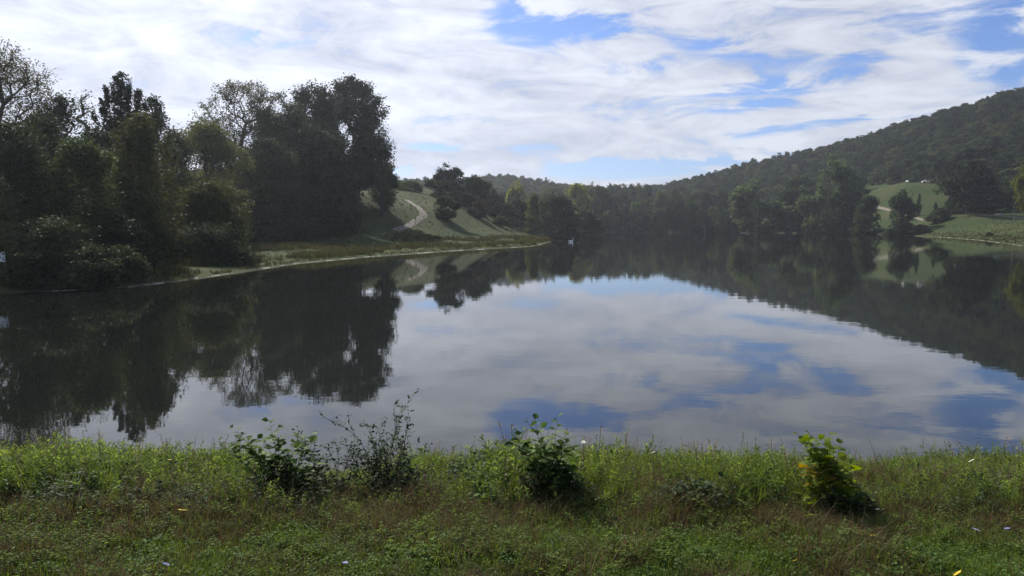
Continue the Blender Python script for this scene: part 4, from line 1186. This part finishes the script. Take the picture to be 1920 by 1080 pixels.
# ------------------------------------------------------------------ flowers
def flower(name, kind, px, py, s, label, mat, lift=0.10):
    s *= 1.3
    B = on_ground(px, max(py + 30, 948)); rg = np.random.default_rng(int(px * 7 + py))
    e = empty(name, tuple(B)); tag(e, label, 'flower')
    T = pix(px, py, B[1]) - B; T[2] = max(T[2], 0.03)
    Vt, Ft = tube_mesh([(np.zeros(3), T * 0.5 + np.array([.004, 0, 0]), .0014, .0012), (T * 0.5 + np.array([.004, 0, 0]), T, .0012, .001)], 3); mesh_obj('stem', Vt, Ft, M['twig'], e)
    Vv, Ff = [], []
    n_ = 9 if kind == 'round' else 6
    tilt = rg.normal(size=2) * .25
    for i in range(n_):
        a = 2 * math.pi * i / n_; b0 = len(Vv)
        for (r, da, z) in ((.15, 0, 0), (.7, -.28, .12), (1.0, 0, .1), (.7, .28, .12)):
            xx, yy = math.cos(a + da) * r * s, math.sin(a + da) * r * s
            Vv.append(T + np.array([xx, yy, z * s + xx * tilt[0] + yy * (tilt[1] - .35)]))
        Ff.append((b0, b0 + 1, b0 + 2, b0 + 3))
    mesh_obj('petals', Vv, Ff, mat, e)
    b0 = 0; Vc = [T + np.array([math.cos(k_ * 1.05) * s * .22, math.sin(k_ * 1.05) * s * .22, s * .05 - math.sin(k_ * 1.05) * s * .08]) for k_ in range(6)] + [T + np.array([0, 0, s * .18])]
    mesh_obj('flower_centre', Vc, [(k_, (k_ + 1) % 6, 6) for k_ in range(6)], M['yflower'], e)
for (px, py, s, lb) in [(345, 957, .019, 'orange-yellow flower, largest one in the short grass on the left'), (338, 956, .011, 'small pale yellow bud beside the largest yellow flower'),
                        (1636, 1004, .011, 'yellow flower in the turf below the yellow-green sapling'), (1490, 1051, .012, 'yellow flower in the turf low in the frame left of the sapling'),
                        (1795, 1075, .013, 'yellow flower at the bottom of the frame on the right'), (945, 1075, .012, 'yellow flower at the bottom of the frame near the middle'),
                        (636, 1058, .010, 'yellow flower beside the pale blue one near the bottom'), (1730, 902, .012, 'yellow flower high on the weeds left of the right bramble clump'),
                        (1832, 878, .013, 'yellow flower on the crest of the weeds at the right'), (1654, 903, .011, 'yellow flower among weeds just right of the sapling'),
                        (1788, 876, .011, 'yellow flower on the crest left of the rightmost crest bloom'), (1890, 912, .011, 'yellow flower in the weeds at the right edge'),
                        (1694, 970, .009, 'tiny yellow flower where turf meets weeds at the right'), (318, 862, .010, 'yellow flower on the weeds at the left crest')]:
    flower('yellow_flower', 'round', px, py, s, lb, M['yflower'])
for (px, py, s, lb) in [(312, 1058, .014, 'pale blue flower in the turf low on the left'), (648, 1055, .013, 'pale blue flower beside a yellow one near the bottom'),
                        (1830, 993, .017, 'blue chicory flower, largest blue bloom, at the right'), (1888, 991, .012, 'small blue flower right of the largest blue bloom'),
                        (1883, 1059, .012, 'pale violet flower near the bottom right corner')]:
    flower('blue_flower', 'round', px, py, s, lb, M['bflower'])
for (px, py, s, lb) in [(118, 929, .012, 'white flower on the dark bramble at the left'), (640, 912, .010, 'white flower under the wiry weed'), (505, 936, .012, 'white flower in the shade below the left sapling'),
                        (790, 909, .012, 'white flower in the dark gap right of the wiry weed'), (886, 997, .010, 'white flower in the turf below the low bramble clump'),
                        (1094, 829, .013, 'white flower above the weeds right of the middle sapling'), (1324, 849, .013, 'white flower on the crest between the two right saplings'),
                        (1821, 864, .014, 'white flower highest on the crest at the right'), (1645, 955, .010, 'white flower in front of the yellow-green sapling shade'),
                        (1225, 848, .011, 'white flower on the crest right of the middle sapling'), (1170, 1005, .010, 'white flower in the turf right of the middle'), (910, 994, .009, 'small white flower in the turf left of the middle')]:
    flower('white_flower', 'round', px, py, s, lb, M['wflower'])

# ------------------------------------------------------------------ small far objects
def box(V_, F_, c, s, rot=0.0, tilt=0.0):
    b0 = len(V_); m = Matrix.Rotation(rot, 3, 'Z') @ Matrix.Rotation(tilt, 3, 'X')
    for dx_ in (-.5, .5):
        for dy_ in (-.5, .5):
            for dz_ in (-.5, .5):
                v = m @ Vector((dx_ * s[0], dy_ * s[1], dz_ * s[2])); V_.append((c[0] + v.x, c[1] + v.y, c[2] + v.z))
    for f in ((0, 1, 3, 2), (4, 6, 7, 5), (0, 4, 5, 1), (2, 3, 7, 6), (0, 2, 6, 4), (1, 5, 7, 3)): F_.append(tuple(i + b0 for i in f))
def part_box(name, c, s, mat, e, rot=0.0, tilt=0.0):
    V_, F_ = [], []; box(V_, F_, c, s, rot, tilt); return mesh_obj(name, V_, F_, mat, e)
def picnic(px, py, rz, mat, label):
    B = on_ground(px, py); e = empty('picnic_table', (B[0], B[1], mesh_z(B[0], B[1]) - .03), rz); tag(e, label, 'picnic table')
    for k_ in range(4): part_box('plank', (0, -.3 + k_ * .2, .76), (1.9, .185, .04), mat, e)
    for s_ in (-1, 1):
        for k_ in range(2): part_box('bench_plank', (0, s_ * (.66 + k_ * .15), .45), (1.9, .14, .04), mat, e)
        part_box('crossbar', (s_ * .65, 0, .40), (.05, 1.6, .09), mat, e); part_box('top_bearer', (s_ * .65, 0, .715), (.05, .78, .045), mat, e)
        for q in (-1, 1): part_box('leg', (s_ * .71, q * .42, .35), (.05, .09, .84), mat, e, 0, q * R(24))
picnic(697, 367, R(20), M['wood'], 'dark picnic table nearest the great oak on the slope')
picnic(713, 379, R(-15), M['wood'], 'dark picnic table lowest on the slope beside the path')
picnic(737, 379, R(35), M['wood'], 'dark picnic table closest to the path top')
picnic(1872, 404, R(8), M['white'], 'white picnic table beside the track near the right edge')
for (px, py, lb) in [(1752, 412.5, 'pale wooden post at the end of the meadow path, left one of two'), (1759, 413, 'pale wooden post at the end of the meadow path, right one of two')]:
    B = on_ground(px, py); e = empty('wooden_post', tuple(B)); tag(e, lb, 'post')
    Vt, Ft = tube_mesh([(np.array([0, 0, -.1]), np.array([0, 0, 1.0]), .13, .12), (np.array([0, 0, 1.0]), np.array([0, 0, 1.12]), .12, .03)], 8); mesh_obj('shaft', Vt, Ft, M['pale_bark'], e)
# parked cars at the wood edge
def car(px, py, rz, label):
    B = on_ground(px, py); e = empty('parked_car', (B[0], B[1], mesh_z(B[0], B[1]) + .02), rz); tag(e, label, 'car')
    prof = [(-2.05, .35), (-2.1, .75), (-1.95, .95), (-1.1, 1.02), (-.55, 1.45), (.95, 1.47), (1.65, 1.0), (2.05, .9), (2.1, .4)]
    n_ = len(prof); V_ = [(x_, y_, z_) for y_ in (-.82, .82) for (x_, z_) in prof]
    F_ = [tuple(range(n_)), tuple(range(2 * n_ - 1, n_ - 1, -1))] + [(i, (i + 1) % n_, (i + 1) % n_ + n_, i + n_) for i in range(n_)]
    mesh_obj('body', V_, F_, M['white'], e)
    for s_ in (-1, 1):
        V_ = [(x_, s_ * .825, z_) for (x_, z_) in ((-1.0, 1.05), (-.55, 1.38), (.9, 1.40), (1.4, 1.05))]; mesh_obj('side_window', V_, [(0, 1, 2, 3)], M['glass'], e)
        for wx in (-1.3, 1.3):
            Vt, Ft = tube_mesh([(np.array([wx, s_ * .7, .33]), np.array([wx, s_ * .87, .33]), .33, .33)], 14)
            n0 = 14; mesh_obj('wheel', Vt, [tuple(f) for f in Ft.tolist()] + [tuple(range(n0)), tuple(range(2 * n0 - 1, n0 - 1, -1))], M['rubber'], e)
    part_box('windscreen', (-.83, 0, 1.24), (.02, 1.4, .5), M['glass'], e, 0, 0)
    for s_ in (-1, 1): part_box('headlight', (-2.07, s_ * .6, .78), (.05, .3, .13), M['glass'], e)
car(1707, 343, R(15), 'white parked car, left one of the two at the wood edge above the bright meadow')
car(1738, 343.5, R(-10), 'white parked car, right one of the two at the wood edge above the bright meadow')

# waterbird
def bird(px, py):
    x_, y_ = on_water(px, py); e = empty('waterbird', (x_, y_, 0), R(10)); tag(e, 'small white waterbird floating off the tip of the grassy point', 'bird')
    bm = bmesh.new()
    bmesh.ops.create_uvsphere(bm, u_segments=14, v_segments=10, radius=1.0)
    for v in bm.verts:
        xx, yy, zz_ = v.co
        tl = max(0, -xx) ** 2
        v.co = Vector((xx * .45, yy * .22 * (1 - .5 * tl), zz_ * .19 + .10 + .16 * tl))
    me = bpy.data.meshes.new('body'); bm.to_mesh(me); bm.free(); me.materials.append(M['white'])
    # neck and head joined on in one body
    segs = []; pth = [(.30, 0, .15), (.42, 0, .32), (.44, 0, .50), (.38, 0, .64), (.42, 0, .74), (.52, 0, .76)]; rr = [.10, .06, .045, .04, .06, .05]
    for i in range(5): segs.append((np.array(pth[i]), np.array(pth[i + 1]), rr[i], rr[i + 1]))
    Vt, Ft = tube_mesh(segs, 8)
    bv = [tuple(v.co) for v in me.vertices]; bf = [tuple(p.vertices) for p in me.polygons]; n_ = len(bv)
    o_ = mesh_obj('body', bv + [tuple(v) for v in Vt], bf + [tuple(i + n_ for i in f) for f in Ft.tolist()], M['white'], e, smooth=True)
    Vt, Ft = tube_mesh([(np.array([.52, 0, .755]), np.array([.64, 0, .73]), .03, .006)], 6); mesh_obj('beak', Vt, Ft, M['beak'], e)
bird(1070, 454)

# dead snags, log, board
def snag(px, top, D, label, lean=0.1, sd=1):
    rg = np.random.default_rng(sd); loc, H = dims(px, top, D); loc = (loc[0], loc[1], loc[2] - .3)
    e = empty('dead_tree', loc); tag(e, label, 'dead tree')
    pts_ = [np.array([lean * H * t * t + .1 * math.sin(4 * t), 0, H * t]) for t in np.linspace(0, 1, 7)]
    Vt, Ft = tube_mesh([(pts_[i], pts_[i + 1], .16 * (1.05 - i / 6), .16 * (1.05 - (i + 1) / 6)) for i in range(6)], 6); mesh_obj('trunk', Vt, Ft, M['pale_bark'], e)
    for k_ in range(4):
        i = rg.integers(2, 6); d = np.array([rg.normal(), rg.normal() * .5, .6]); Vt, Ft = tube_mesh([(pts_[i], pts_[i] + d * H * .16, .08, .05), (pts_[i] + d * H * .16, pts_[i] + d * H * .28 + np.array([0, 0, .3]), .05, .02)], 5)
        mesh_obj('branch', Vt, Ft, M['pale_bark'], e)
snag(1165, 422, 345, 'pale leaning dead trunk at the far shore left of the middle snag', 0.5, 1)
snag(1257, 418, 344, 'pale upright dead trunk standing at the far shore', 0.05, 2)
snag(1322, 412, 344, 'pale thin dead trunk at the far shore near the broad willow', -0.15, 3)
snag(1903, 372, 235, 'bare pale trunk below the yellow tree at the right edge', 0.0, 4)
x_, y_ = on_water(1397, 437); e = empty('fallen_log', (x_, y_, .15), R(5)); tag(e, 'pale fallen log lying at the far shore below the broad willow', 'log')
Vt, Ft = tube_mesh([(np.array([-2.2, 0, 0]), np.array([0, .2, .1]), .25, .23), (np.array([0, .2, .1]), np.array([2.4, .1, .35]), .23, .14)], 8); mesh_obj('trunk', Vt, Ft, M['log'], e)
Vt, Ft = tube_mesh([(np.array([.6, .15, .2]), np.array([1.0, .3, .9]), .08, .03)], 5); mesh_obj('branch', Vt, Ft, M['log'], e)
B = pix(-3, 482, 35.5); zb = gz(B[0], 35.5)
e = empty('notice_board', (B[0], B[1], max(zb, 0)), 0); tag(e, 'small white board on posts under the dark trees at the left edge', 'sign')
part_box('panel', (0, 0, B[2] - max(zb, 0)), (.62, .04, .48), M['white'], e)
for s_ in (-1, 1): part_box('post', (s_ * .25, .05, (B[2] - max(zb, 0)) / 2), (.06, .06, B[2] - max(zb, 0)), M['wood'], e)
hm, n, l = new_mat('glare_haze_air')  # thin air volume added to imitate veiling lens glare
pv = n.new('ShaderNodeVolumePrincipled'); pv.inputs['Color'].default_value = (0.80, 0.86, 1.0, 1); pv.inputs['Density'].default_value = 0.00022
pv.inputs['Anisotropy'].default_value = 0.6
o = n.new('ShaderNodeOutputMaterial'); l.new(pv.outputs[0], o.inputs['Volume'])
V_, F_ = [], []; box(V_, F_, (0, 0, 66), (10400, 10400, 138))
tag(mesh_obj('glare_haze', V_, F_, hm), kind='stuff')
print('done')
